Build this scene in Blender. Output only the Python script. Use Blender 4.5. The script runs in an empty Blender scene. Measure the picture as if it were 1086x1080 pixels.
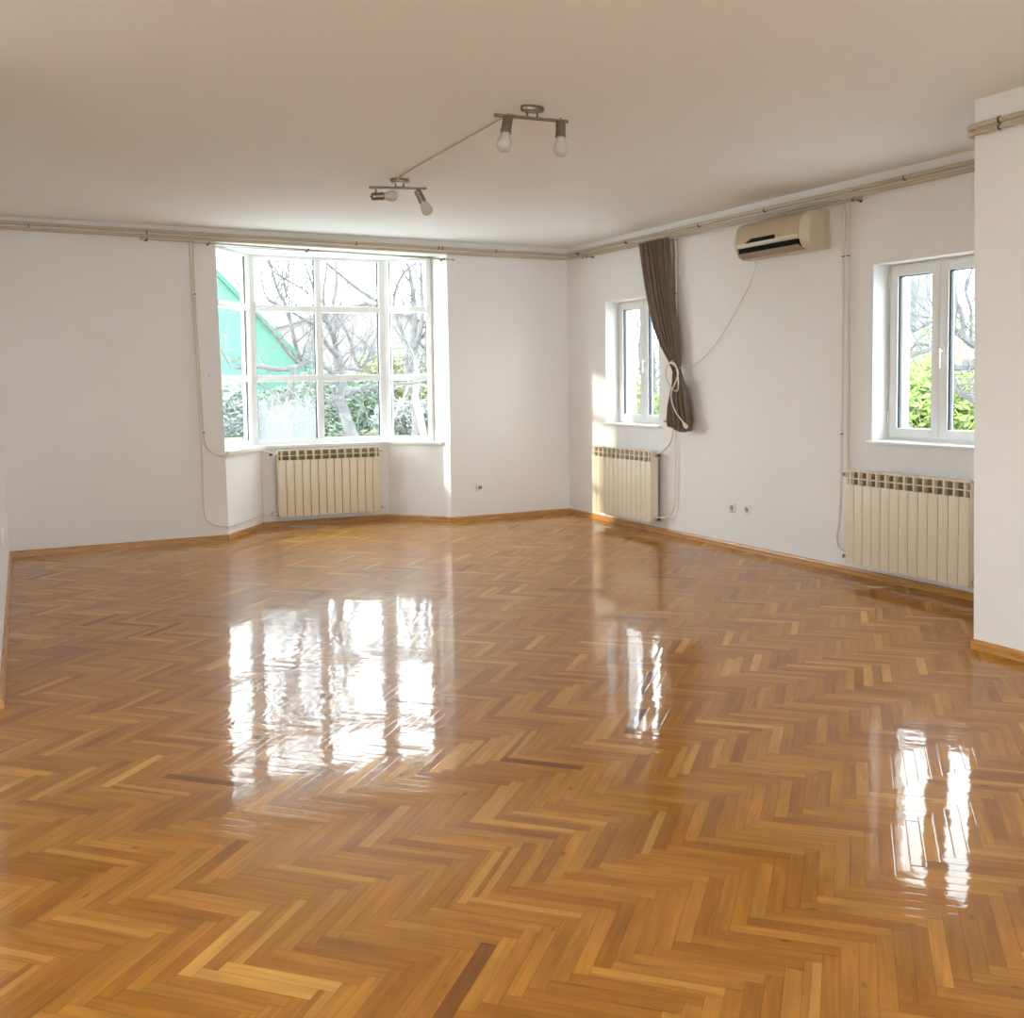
import bpy, bmesh, math, random
from mathutils import Vector, Matrix, noise
random.seed(7)
PI = math.pi
scene = bpy.context.scene
col = scene.collection

# ------------------------------------------------------------------ camera
FPX, PPX, PPY = 1085.08, 557.83, 472.21
YAW, PITCH, ROLL = 0.47869, 0.06181, -0.011387
CAM = Vector((-5.4924, -9.5782, 1.4253))
cy, sy, cp, sp = math.cos(YAW), math.sin(YAW), math.cos(PITCH), math.sin(PITCH)
FWD = Vector((sy*cp, cy*cp, -sp)); R0 = Vector((cy, -sy, 0)); U0 = R0.cross(FWD)
RGT = math.cos(ROLL)*R0 + math.sin(ROLL)*U0
UPV = -math.sin(ROLL)*R0 + math.cos(ROLL)*U0
cd = bpy.data.cameras.new('camera'); cam = bpy.data.objects.new('camera', cd); col.objects.link(cam)
cd.sensor_width = 36; cd.lens = 36*FPX/1086
cd.shift_x = (543-PPX)/1086; cd.shift_y = (PPY-540)/1086
cd.clip_end = 500
cam.matrix_world = Matrix.Translation(CAM) @ Matrix((RGT, UPV, -FWD)).transposed().to_4x4()
scene.camera = cam
# ------------------------------------------------------------------ world, sun, exposure
scene.view_settings.view_transform = 'Standard'
scene.view_settings.look = 'None'
scene.view_settings.exposure = 1.22
scene.view_settings.gamma = 1.0
scene.view_settings.use_curve_mapping = False
SKY = 5.9
w = bpy.data.worlds.new('overcast_sky'); scene.world = w; w.use_nodes = True
nt = w.node_tree; nt.nodes.clear()
wo = nt.nodes.new('ShaderNodeOutputWorld'); bg = nt.nodes.new('ShaderNodeBackground')
tc = nt.nodes.new('ShaderNodeTexCoord'); sep = nt.nodes.new('ShaderNodeSeparateXYZ')
rp = nt.nodes.new('ShaderNodeValToRGB')
rp.color_ramp.elements[0].position = 0.0; rp.color_ramp.elements[0].color = (0.93, 0.97, 1.0, 1)
rp.color_ramp.elements[1].position = 0.7; rp.color_ramp.elements[1].color = (0.80, 0.91, 1.0, 1)
nt.links.new(tc.outputs['Generated'], sep.inputs[0]); nt.links.new(sep.outputs['Z'], rp.inputs[0])
nt.links.new(rp.outputs[0], bg.inputs[0]); bg.inputs[1].default_value = SKY
nt.links.new(bg.outputs[0], wo.inputs[0])
sd = bpy.data.lights.new('sun', 'SUN'); sd.energy = 2.0; sd.angle = math.radians(2.0); sd.color = (1, 0.86, 0.68)
so = bpy.data.objects.new('sun', sd); col.objects.link(so)
so.rotation_euler = Vector((1.75, -0.63, -0.60)).to_track_quat('-Z', 'Y').to_euler()
scene.cycles.use_denoising = True
scene.cycles.max_bounces = 14; scene.cycles.diffuse_bounces = 9; scene.cycles.transparent_max_bounces = 16
scene.cycles.caustics_reflective = True
scene.cycles.sample_clamp_indirect = 12.0

def portal(name, c, n, sx, sz):
    d = bpy.data.lights.new(name, 'AREA'); d.shape = 'RECTANGLE'; d.size = sx; d.size_y = sz
    d.cycles.is_portal = True
    o = bpy.data.objects.new(name, d); col.objects.link(o); o.location = c
    o.rotation_euler = Vector(n).to_track_quat('-Z', 'Y').to_euler()
portal('portal_bay', (-2.5, 0.98, 1.77), (0, -1, 0), 2.2, 1.95)
portal('portal_side', (0.38, -1.23, 1.6), (-1, 0, 0), 0.95, 1.25)
portal('portal_alcove', (0.38, -4.75, 1.6), (-1, 0, 0), 0.95, 1.25)
portal('portal_rear', (-4.0, -13.15, 1.55), (0, 1, 0), 4.1, 2.0)
portal('portal_far_left', (-8.65, -8.5, 1.55), (1, 0, 0), 3.1, 2.0)

H = 2.84

def at(x, y, Y):
    """point where the sight line of photo pixel (x, y) meets the plane Y"""
    d = FWD + RGT*((x-PPX)/FPX) - UPV*((y-PPY)/FPX)
    return CAM + d*((Y-CAM.y)/d.y)

# ------------------------------------------------------------------ materials
def newmat(name):
    m = bpy.data.materials.new(name); m.use_nodes = True
    return m, m.node_tree, m.node_tree.nodes['Principled BSDF']
def pmat(name, c, rough=0.5, metal=0.0, spec=0.5, var=0.0, vscale=8.0, bump=0.0, bscale=60.0, coat=0.0, trans=0.0):
    m, nt, b = newmat(name)
    b.inputs['Base Color'].default_value = (*c, 1); b.inputs['Roughness'].default_value = rough
    b.inputs['Metallic'].default_value = metal; b.inputs['Specular IOR Level'].default_value = spec
    b.inputs['Coat Weight'].default_value = coat
    b.inputs['Transmission Weight'].default_value = trans
    t = nt.nodes.new('ShaderNodeTexCoord')
    if var > 0:
        n = nt.nodes.new('ShaderNodeTexNoise'); n.inputs['Scale'].default_value = vscale; n.inputs['Detail'].default_value = 4
        nt.links.new(t.outputs['Object'], n.inputs['Vector'])
        r = nt.nodes.new('ShaderNodeValToRGB')
        r.color_ramp.elements[0].position = 0.3; r.color_ramp.elements[1].position = 0.7
        r.color_ramp.elements[0].color = (*[v*(1-var) for v in c], 1)
        r.color_ramp.elements[1].color = (*[min(1, v*(1+var)) for v in c], 1)
        nt.links.new(n.outputs['Fac'], r.inputs[0]); nt.links.new(r.outputs[0], b.inputs['Base Color'])
    if bump > 0:
        n2 = nt.nodes.new('ShaderNodeTexNoise'); n2.inputs['Scale'].default_value = bscale; n2.inputs['Detail'].default_value = 3
        nt.links.new(t.outputs['Object'], n2.inputs['Vector'])
        bp = nt.nodes.new('ShaderNodeBump'); bp.inputs['Strength'].default_value = bump; bp.inputs['Distance'].default_value = 0.004
        nt.links.new(n2.outputs['Fac'], bp.inputs['Height']); nt.links.new(bp.outputs[0], b.inputs['Normal'])
    return m
M = {}
M['wall'] = pmat('wall_paint', (0.82, 0.805, 0.80), 0.85, spec=0.2, var=0.015, vscale=1.3, bump=0.15, bscale=90)
M['ceiling'] = pmat('ceiling_paint', (0.865, 0.885, 0.88), 0.9, spec=0.2, var=0.012, vscale=0.9)
M['upvc'] = pmat('white_window_plastic', (0.80, 0.80, 0.79), 0.35, var=0.02, vscale=3)
M['sill'] = pmat('white_sill_board', (0.82, 0.81, 0.80), 0.4, var=0.02, vscale=3)
M['edge_strip'] = pmat('dark_edge_strip', (0.03, 0.045, 0.055), 0.5)  # dark strips along the edges of the panes
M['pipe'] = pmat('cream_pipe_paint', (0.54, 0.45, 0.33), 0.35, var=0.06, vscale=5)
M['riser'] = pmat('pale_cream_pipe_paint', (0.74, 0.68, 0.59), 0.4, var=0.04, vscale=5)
M['clamp'] = pmat('dark_clamp_metal', (0.10, 0.08, 0.06), 0.4, metal=0.6)
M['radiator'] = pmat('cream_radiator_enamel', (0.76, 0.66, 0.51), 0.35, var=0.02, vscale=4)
M['shaded_fin'] = pmat('shaded_radiator_enamel', (0.21, 0.175, 0.10), 0.5, var=0.05, vscale=9)  # same enamel darkened, so the shade inside the openings is in the colour
M['brass'] = pmat('valve_metal', (0.55, 0.52, 0.46), 0.3, metal=0.9)
M['valve_dark'] = pmat('dark_valve_cap', (0.07, 0.055, 0.045), 0.45)
M['rod'] = pmat('brushed_rod_metal', (0.50, 0.44, 0.35), 0.35, metal=0.5)
M['curtain'] = pmat('taupe_curtain_cloth', (0.33, 0.262, 0.205), 0.85, spec=0.15, var=0.10, vscale=14)
M['ac'] = pmat('aged_cream_plastic', (0.58, 0.49, 0.36), 0.3, var=0.03, vscale=4)
M['ac_front'] = pmat('yellowed_front_panel_plastic', (0.50, 0.38, 0.25), 0.22, var=0.03, vscale=4)
M['black'] = pmat('black_plastic', (0.010, 0.009, 0.008), 0.8, spec=0.1)
M['louver'] = pmat('grey_louver_plastic', (0.30, 0.25, 0.17), 0.4)
M['socket'] = pmat('white_socket_plastic', (0.78, 0.77, 0.75), 0.3)
M['socket_hole'] = pmat('shaded_socket_well_plastic', (0.22, 0.20, 0.18), 0.5)
M['nickel'] = pmat('brushed_nickel', (0.24, 0.20, 0.155), 0.36, metal=0.85, var=0.08, vscale=30)
M['cable'] = pmat('grey_cable_sleeve', (0.50, 0.44, 0.36), 0.5)
M['cord'] = pmat('white_cord_rubber', (0.74, 0.68, 0.60), 0.45)
M['bulb'] = pmat('frosted_bulb_glass', (0.62, 0.58, 0.52), 0.25, trans=0.25)
M['bulb_neck'] = pmat('bulb_collar_plastic', (0.62, 0.58, 0.53), 0.35)
M['lawn'] = pmat('lawn_turf', (0.21, 0.23, 0.13), 0.95, spec=0.05, var=0.25, vscale=1.5)
M['bark'] = pmat('grey_bark', (0.12, 0.113, 0.113), 0.95, spec=0.05, var=0.25, vscale=9)
M['pale_bark'] = pmat('pale_birch_bark', (0.26, 0.25, 0.23), 0.95, spec=0.05, var=0.15, vscale=7)
M['mint'] = pmat('mint_green_render', (0.095, 0.20, 0.155), 0.9, spec=0.05, var=0.04, vscale=1)
M['mint_roof'] = pmat('green_roof_sheet', (0.05, 0.155, 0.115), 0.8, spec=0.05, var=0.06, vscale=1)
M['pink'] = pmat('pale_pink_render', (0.20, 0.165, 0.165), 0.9, spec=0.05, var=0.05, vscale=1)
M['house'] = pmat('white_house_render', (0.185, 0.185, 0.185), 0.9, spec=0.05, var=0.02, vscale=1)
M['house_roof'] = pmat('grey_roof_tile', (0.18, 0.165, 0.16), 0.9, spec=0.05, var=0.1, vscale=4)
M['house_glass'] = pmat('grey_house_pane', (0.085, 0.095, 0.10), 0.3, spec=0.3)
M['leaf_green'] = pmat('spring_green_leaf', (0.20, 0.27, 0.07), 0.8, spec=0.1, var=0.35, vscale=6)
M['leaf_dark'] = pmat('muted_green_leaf', (0.19, 0.25, 0.18), 0.8, spec=0.1, var=0.35, vscale=6)
M['leaf_yellow'] = pmat('yellow_green_leaf', (0.30, 0.31, 0.13), 0.8, spec=0.1, var=0.3, vscale=6)
M['leaf_grey'] = pmat('grey_green_leaf', (0.29, 0.30, 0.28), 0.8, spec=0.1, var=0.3, vscale=6)
M['reflector'] = pmat('pale_reflector', (0.45, 0.44, 0.43), 0.9, spec=0.1, var=0.08, vscale=2)  # for slabs added out of view to reflect daylight indoors
M['outer_wall'] = pmat('outside_render', (0.3, 0.29, 0.28), 0.9, spec=0.05)

def glass_mat(name, fog=False):
    m = bpy.data.materials.new(name); m.use_nodes = True; nt = m.node_tree; nt.nodes.clear()
    o = nt.nodes.new('ShaderNodeOutputMaterial'); t = nt.nodes.new('ShaderNodeBsdfTransparent'); g = nt.nodes.new('ShaderNodeBsdfGlossy')
    t.inputs[0].default_value = (0.93, 0.96, 0.95, 1); g.inputs['Roughness'].default_value = 0.02
    lw = nt.nodes.new('ShaderNodeLayerWeight'); lw.inputs[0].default_value = 0.5
    pw = nt.nodes.new('ShaderNodeMath'); pw.operation = 'POWER'; pw.inputs[1].default_value = 4.0; nt.links.new(lw.outputs['Facing'], pw.inputs[0])
    fr = nt.nodes.new('ShaderNodeMath'); fr.operation = 'MULTIPLY_ADD'; fr.inputs[1].default_value = 0.5; fr.inputs[2].default_value = 0.02; nt.links.new(pw.outputs[0], fr.inputs[0])
    mx = nt.nodes.new('ShaderNodeMixShader')
    nt.links.new(fr.outputs[0], mx.inputs[0]); nt.links.new(t.outputs[0], mx.inputs[1]); nt.links.new(g.outputs[0], mx.inputs[2])
    out = mx
    if fog:      # moisture trapped between the panes, thick at the foot of the pane with runs above it
        tc = nt.nodes.new('ShaderNodeTexCoord'); sp_ = nt.nodes.new('ShaderNodeSeparateXYZ'); nt.links.new(tc.outputs['Object'], sp_.inputs[0])
        mp = nt.nodes.new('ShaderNodeMapping'); mp.inputs['Scale'].default_value = (9, 1, 2.2)
        nt.links.new(tc.outputs['Object'], mp.inputs[0])
        n = nt.nodes.new('ShaderNodeTexNoise'); n.inputs['Scale'].default_value = 2.2; n.inputs['Detail'].default_value = 3
        nt.links.new(mp.outputs[0], n.inputs['Vector'])
        a = nt.nodes.new('ShaderNodeMapRange'); a.inputs['From Min'].default_value = 1.42; a.inputs['From Max'].default_value = 0.90
        a.inputs['To Min'].default_value = -0.28; a.inputs['To Max'].default_value = 0.62
        nt.links.new(sp_.outputs['Z'], a.inputs['Value'])
        ad = nt.nodes.new('ShaderNodeMath'); ad.operation = 'ADD'; nt.links.new(a.outputs[0], ad.inputs[0]); nt.links.new(n.outputs['Fac'], ad.inputs[1])
        mr = nt.nodes.new('ShaderNodeMapRange'); mr.inputs['From Min'].default_value = 0.35; mr.inputs['From Max'].default_value = 1.05; mr.inputs['To Max'].default_value = 0.7
        nt.links.new(ad.outputs[0], mr.inputs['Value'])
        tl = nt.nodes.new('ShaderNodeBsdfTranslucent'); tl.inputs[0].default_value = (0.225, 0.23, 0.235, 1)
        m2 = nt.nodes.new('ShaderNodeMixShader'); nt.links.new(mr.outputs[0], m2.inputs[0])
        nt.links.new(mx.outputs[0], m2.inputs[1]); nt.links.new(tl.outputs[0], m2.inputs[2]); out = m2
    nt.links.new(out.outputs[0], o.inputs[0])
    return m
M['glass'] = glass_mat('window_glass'); M['fogged'] = glass_mat('fogged_window_glass', True)

def wood_floor():
    m, nt, b = newmat('varnished_oak_parquet')
    L = nt.links.new; N = nt.nodes.new
    at_ = N('ShaderNodeAttribute'); at_.attribute_name = 'plank'
    sc = N('ShaderNodeSeparateColor'); L(at_.outputs['Color'], sc.inputs[0])
    uv = N('ShaderNodeUVMap'); uv.uv_map = 'UVMap'
    # plank tone
    r = N('ShaderNodeValToRGB'); cr = r.color_ramp
    pts = [(0.0, (0.175, 0.054, 0.006)), (0.12, (0.28, 0.098, 0.009)), (0.45, (0.375, 0.146, 0.014)), (0.80, (0.45, 0.193, 0.024)), (1.0, (0.62, 0.32, 0.068))]
    cr.elements[0].position = pts[0][0]; cr.elements[0].color = (*pts[0][1], 1)
    cr.elements[1].position = pts[-1][0]; cr.elements[1].color = (*pts[-1][1], 1)
    for p_, c_ in pts[1:-1]:
        e = cr.elements.new(p_); e.color = (*c_, 1)
    L(sc.outputs[0], r.inputs[0])
    # grain along the plank
    mp = N('ShaderNodeMapping'); mp.inputs['Scale'].default_value = (5, 75, 1); L(uv.outputs[0], mp.inputs[0])
    n1 = N('ShaderNodeTexNoise'); n1.inputs['Scale'].default_value = 1.0; n1.inputs['Detail'].default_value = 5; n1.inputs['Distortion'].default_value = 0.5
    L(mp.outputs[0], n1.inputs['Vector'])
    mp2 = N('ShaderNodeMapping'); mp2.inputs['Scale'].default_value = (3.0, 16, 1); L(uv.outputs[0], mp2.inputs[0])
    n2 = N('ShaderNodeTexNoise'); n2.inputs['Scale'].default_value = 1.0; n2.inputs['Detail'].default_value = 2; L(mp2.outputs[0], n2.inputs['Vector'])
    g = N('ShaderNodeMapRange'); g.inputs['From Min'].default_value = 0.3; g.inputs['From Max'].default_value = 0.7
    g.inputs['To Min'].default_value = 0.84; g.inputs['To Max'].default_value = 1.12; L(n1.outputs['Fac'], g.inputs['Value'])
    g2 = N('ShaderNodeMapRange'); g2.inputs['From Min'].default_value = 0.3; g2.inputs['From Max'].default_value = 0.7
    g2.inputs['To Min'].default_value = 0.82; g2.inputs['To Max'].default_value = 1.14; L(n2.outputs['Fac'], g2.inputs['Value'])
    mu = N('ShaderNodeMath'); mu.operation = 'MULTIPLY'; L(g.outputs[0], mu.inputs[0]); L(g2.outputs[0], mu.inputs[1])
    # knots
    vo = N('ShaderNodeTexVoronoi'); vo.inputs['Scale'].default_value = 1.0
    mp3 = N('ShaderNodeMapping'); mp3.inputs['Scale'].default_value = (4, 9, 1); L(uv.outputs[0], mp3.inputs[0]); L(mp3.outputs[0], vo.inputs['Vector'])
    kn = N('ShaderNodeMapRange'); kn.inputs['From Min'].default_value = 0.02; kn.inputs['From Max'].default_value = 0.09
    kn.inputs['To Min'].default_value = 0.45; kn.inputs['To Max'].default_value = 1.0; L(vo.outputs['Distance'], kn.inputs['Value'])
    mu2 = N('ShaderNodeMath'); mu2.operation = 'MULTIPLY'; L(mu.outputs[0], mu2.inputs[0]); L(kn.outputs[0], mu2.inputs[1])
    # joints: second uv holds the distance from the plank's edges
    uv2 = N('ShaderNodeUVMap'); uv2.uv_map = 'Edge'
    s2 = N('ShaderNodeSeparateXYZ'); L(uv2.outputs[0], s2.inputs[0])
    def edge(inp, half, lo, hi, a, b_):
        sb = N('ShaderNodeMath'); sb.operation = 'ABSOLUTE'; L(inp, sb.inputs[0])
        d = N('ShaderNodeMath'); d.operation = 'SUBTRACT'; d.inputs[0].default_value = half; L(sb.outputs[0], d.inputs[1])
        q = N('ShaderNodeMapRange'); q.inputs['From Min'].default_value = lo; q.inputs['From Max'].default_value = hi
        q.inputs['To Min'].default_value = a; q.inputs['To Max'].default_value = b_; L(d.outputs[0], q.inputs['Value']); return q
    HL, HW = 0.16, 0.0213
    e1 = edge(s2.outputs['Y'], HW, 0.0002, 0.0011, 0.45, 1); e2 = edge(s2.outputs['X'], HL, 0.0002, 0.0011, 0.45, 1)
    mn = N('ShaderNodeMath'); mn.operation = 'MINIMUM'; L(e1.outputs[0], mn.inputs[0]); L(e2.outputs[0], mn.inputs[1])
    mu3 = N('ShaderNodeMath'); mu3.operation = 'MULTIPLY'; L(mu2.outputs[0], mu3.inputs[0]); L(mn.outputs[0], mu3.inputs[1])
    vm = N('ShaderNodeVectorMath'); vm.operation = 'SCALE'; L(r.outputs[0], vm.inputs[0]); L(mu3.outputs[0], vm.inputs['Scale'])
    sw = N('ShaderNodeMath'); sw.operation = 'GREATER_THAN'; sw.inputs[1].default_value = 0.93; L(sc.outputs[1], sw.inputs[0])
    sv = N('ShaderNodeMapRange'); sv.inputs['From Min'].default_value = 0.004; sv.inputs['From Max'].default_value = 0.0065
    wv = N('ShaderNodeMath'); wv.operation = 'MULTIPLY_ADD'; wv.inputs[1].default_value = 0.02; L(n2.outputs['Fac'], wv.inputs[0]); L(s2.outputs['Y'], wv.inputs[2])
    L(wv.outputs[0], sv.inputs['Value'])
    sm = N('ShaderNodeMath'); sm.operation = 'MULTIPLY'; L(sw.outputs[0], sm.inputs[0]); L(sv.outputs[0], sm.inputs[1])
    s3 = N('ShaderNodeMath'); s3.operation = 'MULTIPLY'; s3.inputs[1].default_value = 0.6; L(sm.outputs[0], s3.inputs[0])
    mc = N('ShaderNodeMix'); mc.data_type = 'RGBA'; mc.inputs['B'].default_value = (0.57, 0.285, 0.058, 1)
    L(s3.outputs[0], mc.inputs['Factor']); L(vm.outputs[0], mc.inputs['A'])
    L(mc.outputs['Result'], b.inputs['Base Color'])
    b.inputs['Roughness'].default_value = 0.42; b.inputs['Specular IOR Level'].default_value = 0.06
    b.inputs['Coat Weight'].default_value = 0.6; b.inputs['Coat Roughness'].default_value = 0.04; b.inputs['Coat IOR'].default_value = 1.45
    # relief: eased plank edges and slow waves in the varnish
    f1 = edge(s2.outputs['Y'], HW, 0.0, 0.0035, 0, 1); f2 = edge(s2.outputs['X'], HL, 0.0, 0.0035, 0, 1)
    for q in (f1, f2): q.interpolation_type = 'SMOOTHSTEP'
    fm = N('ShaderNodeMath'); fm.operation = 'MINIMUM'; L(f1.outputs[0], fm.inputs[0]); L(f2.outputs[0], fm.inputs[1])
    bp = N('ShaderNodeBump'); bp.inputs['Strength'].default_value = 1.0; bp.inputs['Distance'].default_value = 0.00007
    L(fm.outputs[0], bp.inputs['Height'])
    tco = N('ShaderNodeTexCoord')
    n3 = N('ShaderNodeTexNoise'); n3.inputs['Scale'].default_value = 14; n3.inputs['Detail'].default_value = 2; L(tco.outputs['Object'], n3.inputs['Vector'])
    b2 = N('ShaderNodeBump'); b2.inputs['Strength'].default_value = 1.0; b2.inputs['Distance'].default_value = 0.00045
    L(n3.outputs['Fac'], b2.inputs['Height']); L(bp.outputs[0], b2.inputs['Normal'])
    L(b2.outputs[0], b.inputs['Coat Normal'])
    return m
M['floor'] = wood_floor()
def wood_trim():
    m, nt, b = newmat('orange_oak_trim'); L = nt.links.new
    t = nt.nodes.new('ShaderNodeTexCoord'); mp = nt.nodes.new('ShaderNodeMapping'); mp.inputs['Scale'].default_value = (3, 3, 60)
    n = nt.nodes.new('ShaderNodeTexNoise'); n.inputs['Scale'].default_value = 2; n.inputs['Detail'].default_value = 4
    L(t.outputs['Object'], mp.inputs[0]); L(mp.outputs[0], n.inputs['Vector'])
    r = nt.nodes.new('ShaderNodeValToRGB'); r.color_ramp.elements[0].color = (0.36, 0.155, 0.038, 1); r.color_ramp.elements[1].color = (0.60, 0.30, 0.095, 1)
    r.color_ramp.elements[0].position = 0.3; r.color_ramp.elements[1].position = 0.7
    L(n.outputs['Fac'], r.inputs[0]); L(r.outputs[0], b.inputs['Base Color']); b.inputs['Roughness'].default_value = 0.3
    return m
M['trim'] = wood_trim()

# ------------------------------------------------------------------ helpers
def link(name, bm, m, parent=None, smooth=False, loc=None):
    bmesh.ops.recalc_face_normals(bm, faces=bm.faces)
    me = bpy.data.meshes.new(name); bm.to_mesh(me); bm.free()
    if smooth:
        for f in me.polygons: f.use_smooth = True
        try: me.set_sharp_from_angle(angle=math.radians(40))
        except Exception: pass
    for mm in (m if isinstance(m, (list, tuple)) else [m]): me.materials.append(mm)
    o = bpy.data.objects.new(name, me); col.objects.link(o)
    if parent: o.parent = parent
    if loc is not None: o.location = loc
    return o
def tag(o, label=None, cat=None, group=None, kind=None):
    if label: o['label'] = label
    if cat: o['category'] = cat
    if group: o['group'] = group
    if kind: o['kind'] = kind
    return o
def empty(name, loc, rz, label, cat, group=None, kind=None):
    o = bpy.data.objects.new(name, None); col.objects.link(o); o.location = loc; o.rotation_euler.z = rz
    o.empty_display_size = 0.1
    return tag(o, label, cat, group, kind)
def box(bm, x0, x1, y0, y1, z0, z1, bev=0.0, seg=2, mi=0):
    vs = [bm.verts.new((x, y, z)) for x in (x0, x1) for y in (y0, y1) for z in (z0, z1)]
    fs = [bm.faces.new([vs[i] for i in q]) for q in ((0,1,3,2),(4,6,7,5),(0,4,5,1),(2,3,7,6),(0,2,6,4),(1,5,7,3))]
    for f in fs: f.material_index = mi
    if bev > 0:
        es = list({e for f in fs for e in f.edges})
        r = bmesh.ops.bevel(bm, geom=es, offset=bev, segments=seg, affect='EDGES', profile=0.6)
        for f in r['faces']: f.material_index = mi
    return vs
def B(*a, **k):
    bm = bmesh.new(); box(bm, *a, **k); return bm
def prism(bm, pb, z0, z1, pt=None):
    pt = pt or pb
    a = [bm.verts.new((x, y, z0)) for x, y in pb]; b = [bm.verts.new((x, y, z1)) for x, y in pt]
    n = len(a); bm.faces.new(a); bm.faces.new(b)
    for i in range(n): bm.faces.new((a[i], a[(i+1) % n], b[(i+1) % n], b[i]))
def smooth_path(pts, k=6):
    pts = [Vector(p) for p in pts]
    if len(pts) < 3: return pts
    P = [2*pts[0]-pts[1]] + pts + [2*pts[-1]-pts[-2]]; out = []
    for i in range(1, len(P)-2):
        for j in range(k):
            t = j/k
            out.append(0.5*((2*P[i])+(-P[i-1]+P[i+1])*t+(2*P[i-1]-5*P[i]+4*P[i+1]-P[i+2])*t*t+(-P[i-1]+3*P[i]-3*P[i+1]+P[i+2])*t**3))
    out.append(pts[-1]); return out
def tube(bm, pts, r, n=8, caps=True):
    pts = [Vector(p) for p in pts]; rs = r if isinstance(r, (list, tuple)) else [r]*len(pts)
    prev = None; rings = []
    for i, p in enumerate(pts):
        t = (pts[min(i+1, len(pts)-1)]-pts[max(i-1, 0)]).normalized()
        if prev is None:
            u = t.orthogonal().normalized()
        else:
            u = (prev - t*prev.dot(t))
            u = u.normalized() if u.length > 1e-6 else t.orthogonal().normalized()
        prev = u; v = t.cross(u)
        rings.append([bm.verts.new(p + (u*math.cos(2*PI*k/n)+v*math.sin(2*PI*k/n))*rs[i]) for k in range(n)])
    for a, b in zip(rings, rings[1:]):
        for k in range(n): bm.faces.new((a[k], a[(k+1) % n], b[(k+1) % n], b[k]))
    if caps:
        bm.faces.new(rings[0]); bm.faces.new(rings[-1])
def T(pts, r, n=10, k=0):
    bm = bmesh.new(); tube(bm, smooth_path(pts, k) if k else pts, r, n); return bm
def lathe(bm, prof, mtx, n=20):
    rings = []
    for r, z in prof:
        rings.append([bm.verts.new(mtx @ Vector((r*math.cos(2*PI*k/n), r*math.sin(2*PI*k/n), z))) for k in range(n)])
    for a, b in zip(rings, rings[1:]):
        for k in range(n): bm.faces.new((a[k], a[(k+1) % n], b[(k+1) % n], b[k]))
    bm.faces.new(rings[0]); bm.faces.new(rings[-1])
def aim(p, d):
    q = Vector(d).to_track_quat('Z', 'Y'); return Matrix.Translation(Vector(p)) @ q.to_matrix().to_4x4()
def struct(name, bm, m, label, cat, smooth=False):
    return tag(link(name, bm, m, smooth=smooth), label, cat, kind='structure')

# ------------------------------------------------------------------ walls
S = 'structure'
bm = bmesh.new()
prism(bm, [(-5.9, 0), (-3.615, 0), (-3.665, .21), (-3.74, .45), (-5.9, .45)], 0, H, [(-5.9, 0), (-3.668, 0), (-3.70, .21), (-3.77, .45), (-5.9, .45)])
prism(bm, [(-1.385, 0), (0.36, 0), (0.36, .45), (-1.37, .45), (-1.418, .358)], 0, H, [(-1.396, 0), (0.36, 0), (0.36, .45), (-1.37, .45), (-1.418, .358)])
prism(bm, [(-3.675, 0.0008), (-1.388, 0.0008), (-1.388, .33), (-3.675, .33)], 2.72, H)
struct('wall_back', bm, M['wall'], 'white painted back wall with the tall bay window opening in it', 'wall')
PIN = [(-3.632, 0.003), (-3.145, .655), (-1.85, .595), (-1.425, .10), (-1.392, 0.003)]
WL = [(-3.675, .195), (-3.205, .825), (-1.79, .765), (-1.418, .358)]     # plan line of the bay glazing
bm = bmesh.new()
prism(bm, PIN + [(-1.30, .02), (-1.25, .30), (-1.25, .55), (-1.72, 1.0), (-3.30, 1.06), (-3.85, .30), (-3.70, 0.02)], 0, 0.80)
struct('wall_bay', bm, M['wall'], 'low angled parapet wall under the bay window', 'wall')
bm = bmesh.new()
prism(bm, [(-3.85, .28), (-1.2, .28), (-1.2, .6), (-1.66, 1.05), (-3.34, 1.11), (-3.9, .45)], 2.72, 3.0)
struct('trim_1', bm, M['ceiling'], 'white soffit above the bay window', 'soffit')

def wall_x(bm, X0, X1, ya, yb, z0, z1, holes):
    ys = sorted({ya, yb, *[h[0] for h in holes], *[h[1] for h in holes]}); zs = sorted({z0, z1, *[h[2] for h in holes], *[h[3] for h in holes]})
    vc = {}
    def v(x, y, z):
        k = (round(x, 5), round(y, 5), round(z, 5))
        if k not in vc: vc[k] = bm.verts.new(k)
        return vc[k]
    def solid(i, j):
        if i < 0 or j < 0 or i >= len(ys)-1 or j >= len(zs)-1: return False
        cy_, cz_ = (ys[i]+ys[i+1])/2, (zs[j]+zs[j+1])/2
        return not any(h[0] < cy_ < h[1] and h[2] < cz_ < h[3] for h in holes)
    for i in range(len(ys)-1):
        for j in range(len(zs)-1):
            if not solid(i, j): continue
            a, b, c, d = ys[i], ys[i+1], zs[j], zs[j+1]
            for X in (X0, X1): bm.faces.new((v(X, a, c), v(X, b, c), v(X, b, d), v(X, a, d)))
            if not solid(i-1, j): bm.faces.new((v(X0, a, c), v(X0, a, d), v(X1, a, d), v(X1, a, c)))
            if not solid(i+1, j): bm.faces.new((v(X0, b, c), v(X0, b, d), v(X1, b, d), v(X1, b, c)))
            if not solid(i, j-1): bm.faces.new((v(X0, a, c), v(X0, b, c), v(X1, b, c), v(X1, a, c)))
            if not solid(i, j+1): bm.faces.new((v(X0, a, d), v(X0, b, d), v(X1, b, d), v(X1, a, d)))
W2 = (-1.69, -0.765, 0.985, 2.215); W3 = (-5.19, -4.30, 0.965, 2.215)
bm = bmesh.new(); wall_x(bm, 0, 0.36, -5.93, 0, 0, H, [W2, W3])
struct('wall_right', bm, M['wall'], 'long white wall holding the two casement windows and the air conditioner', 'wall')
bm = bmesh.new()
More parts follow.
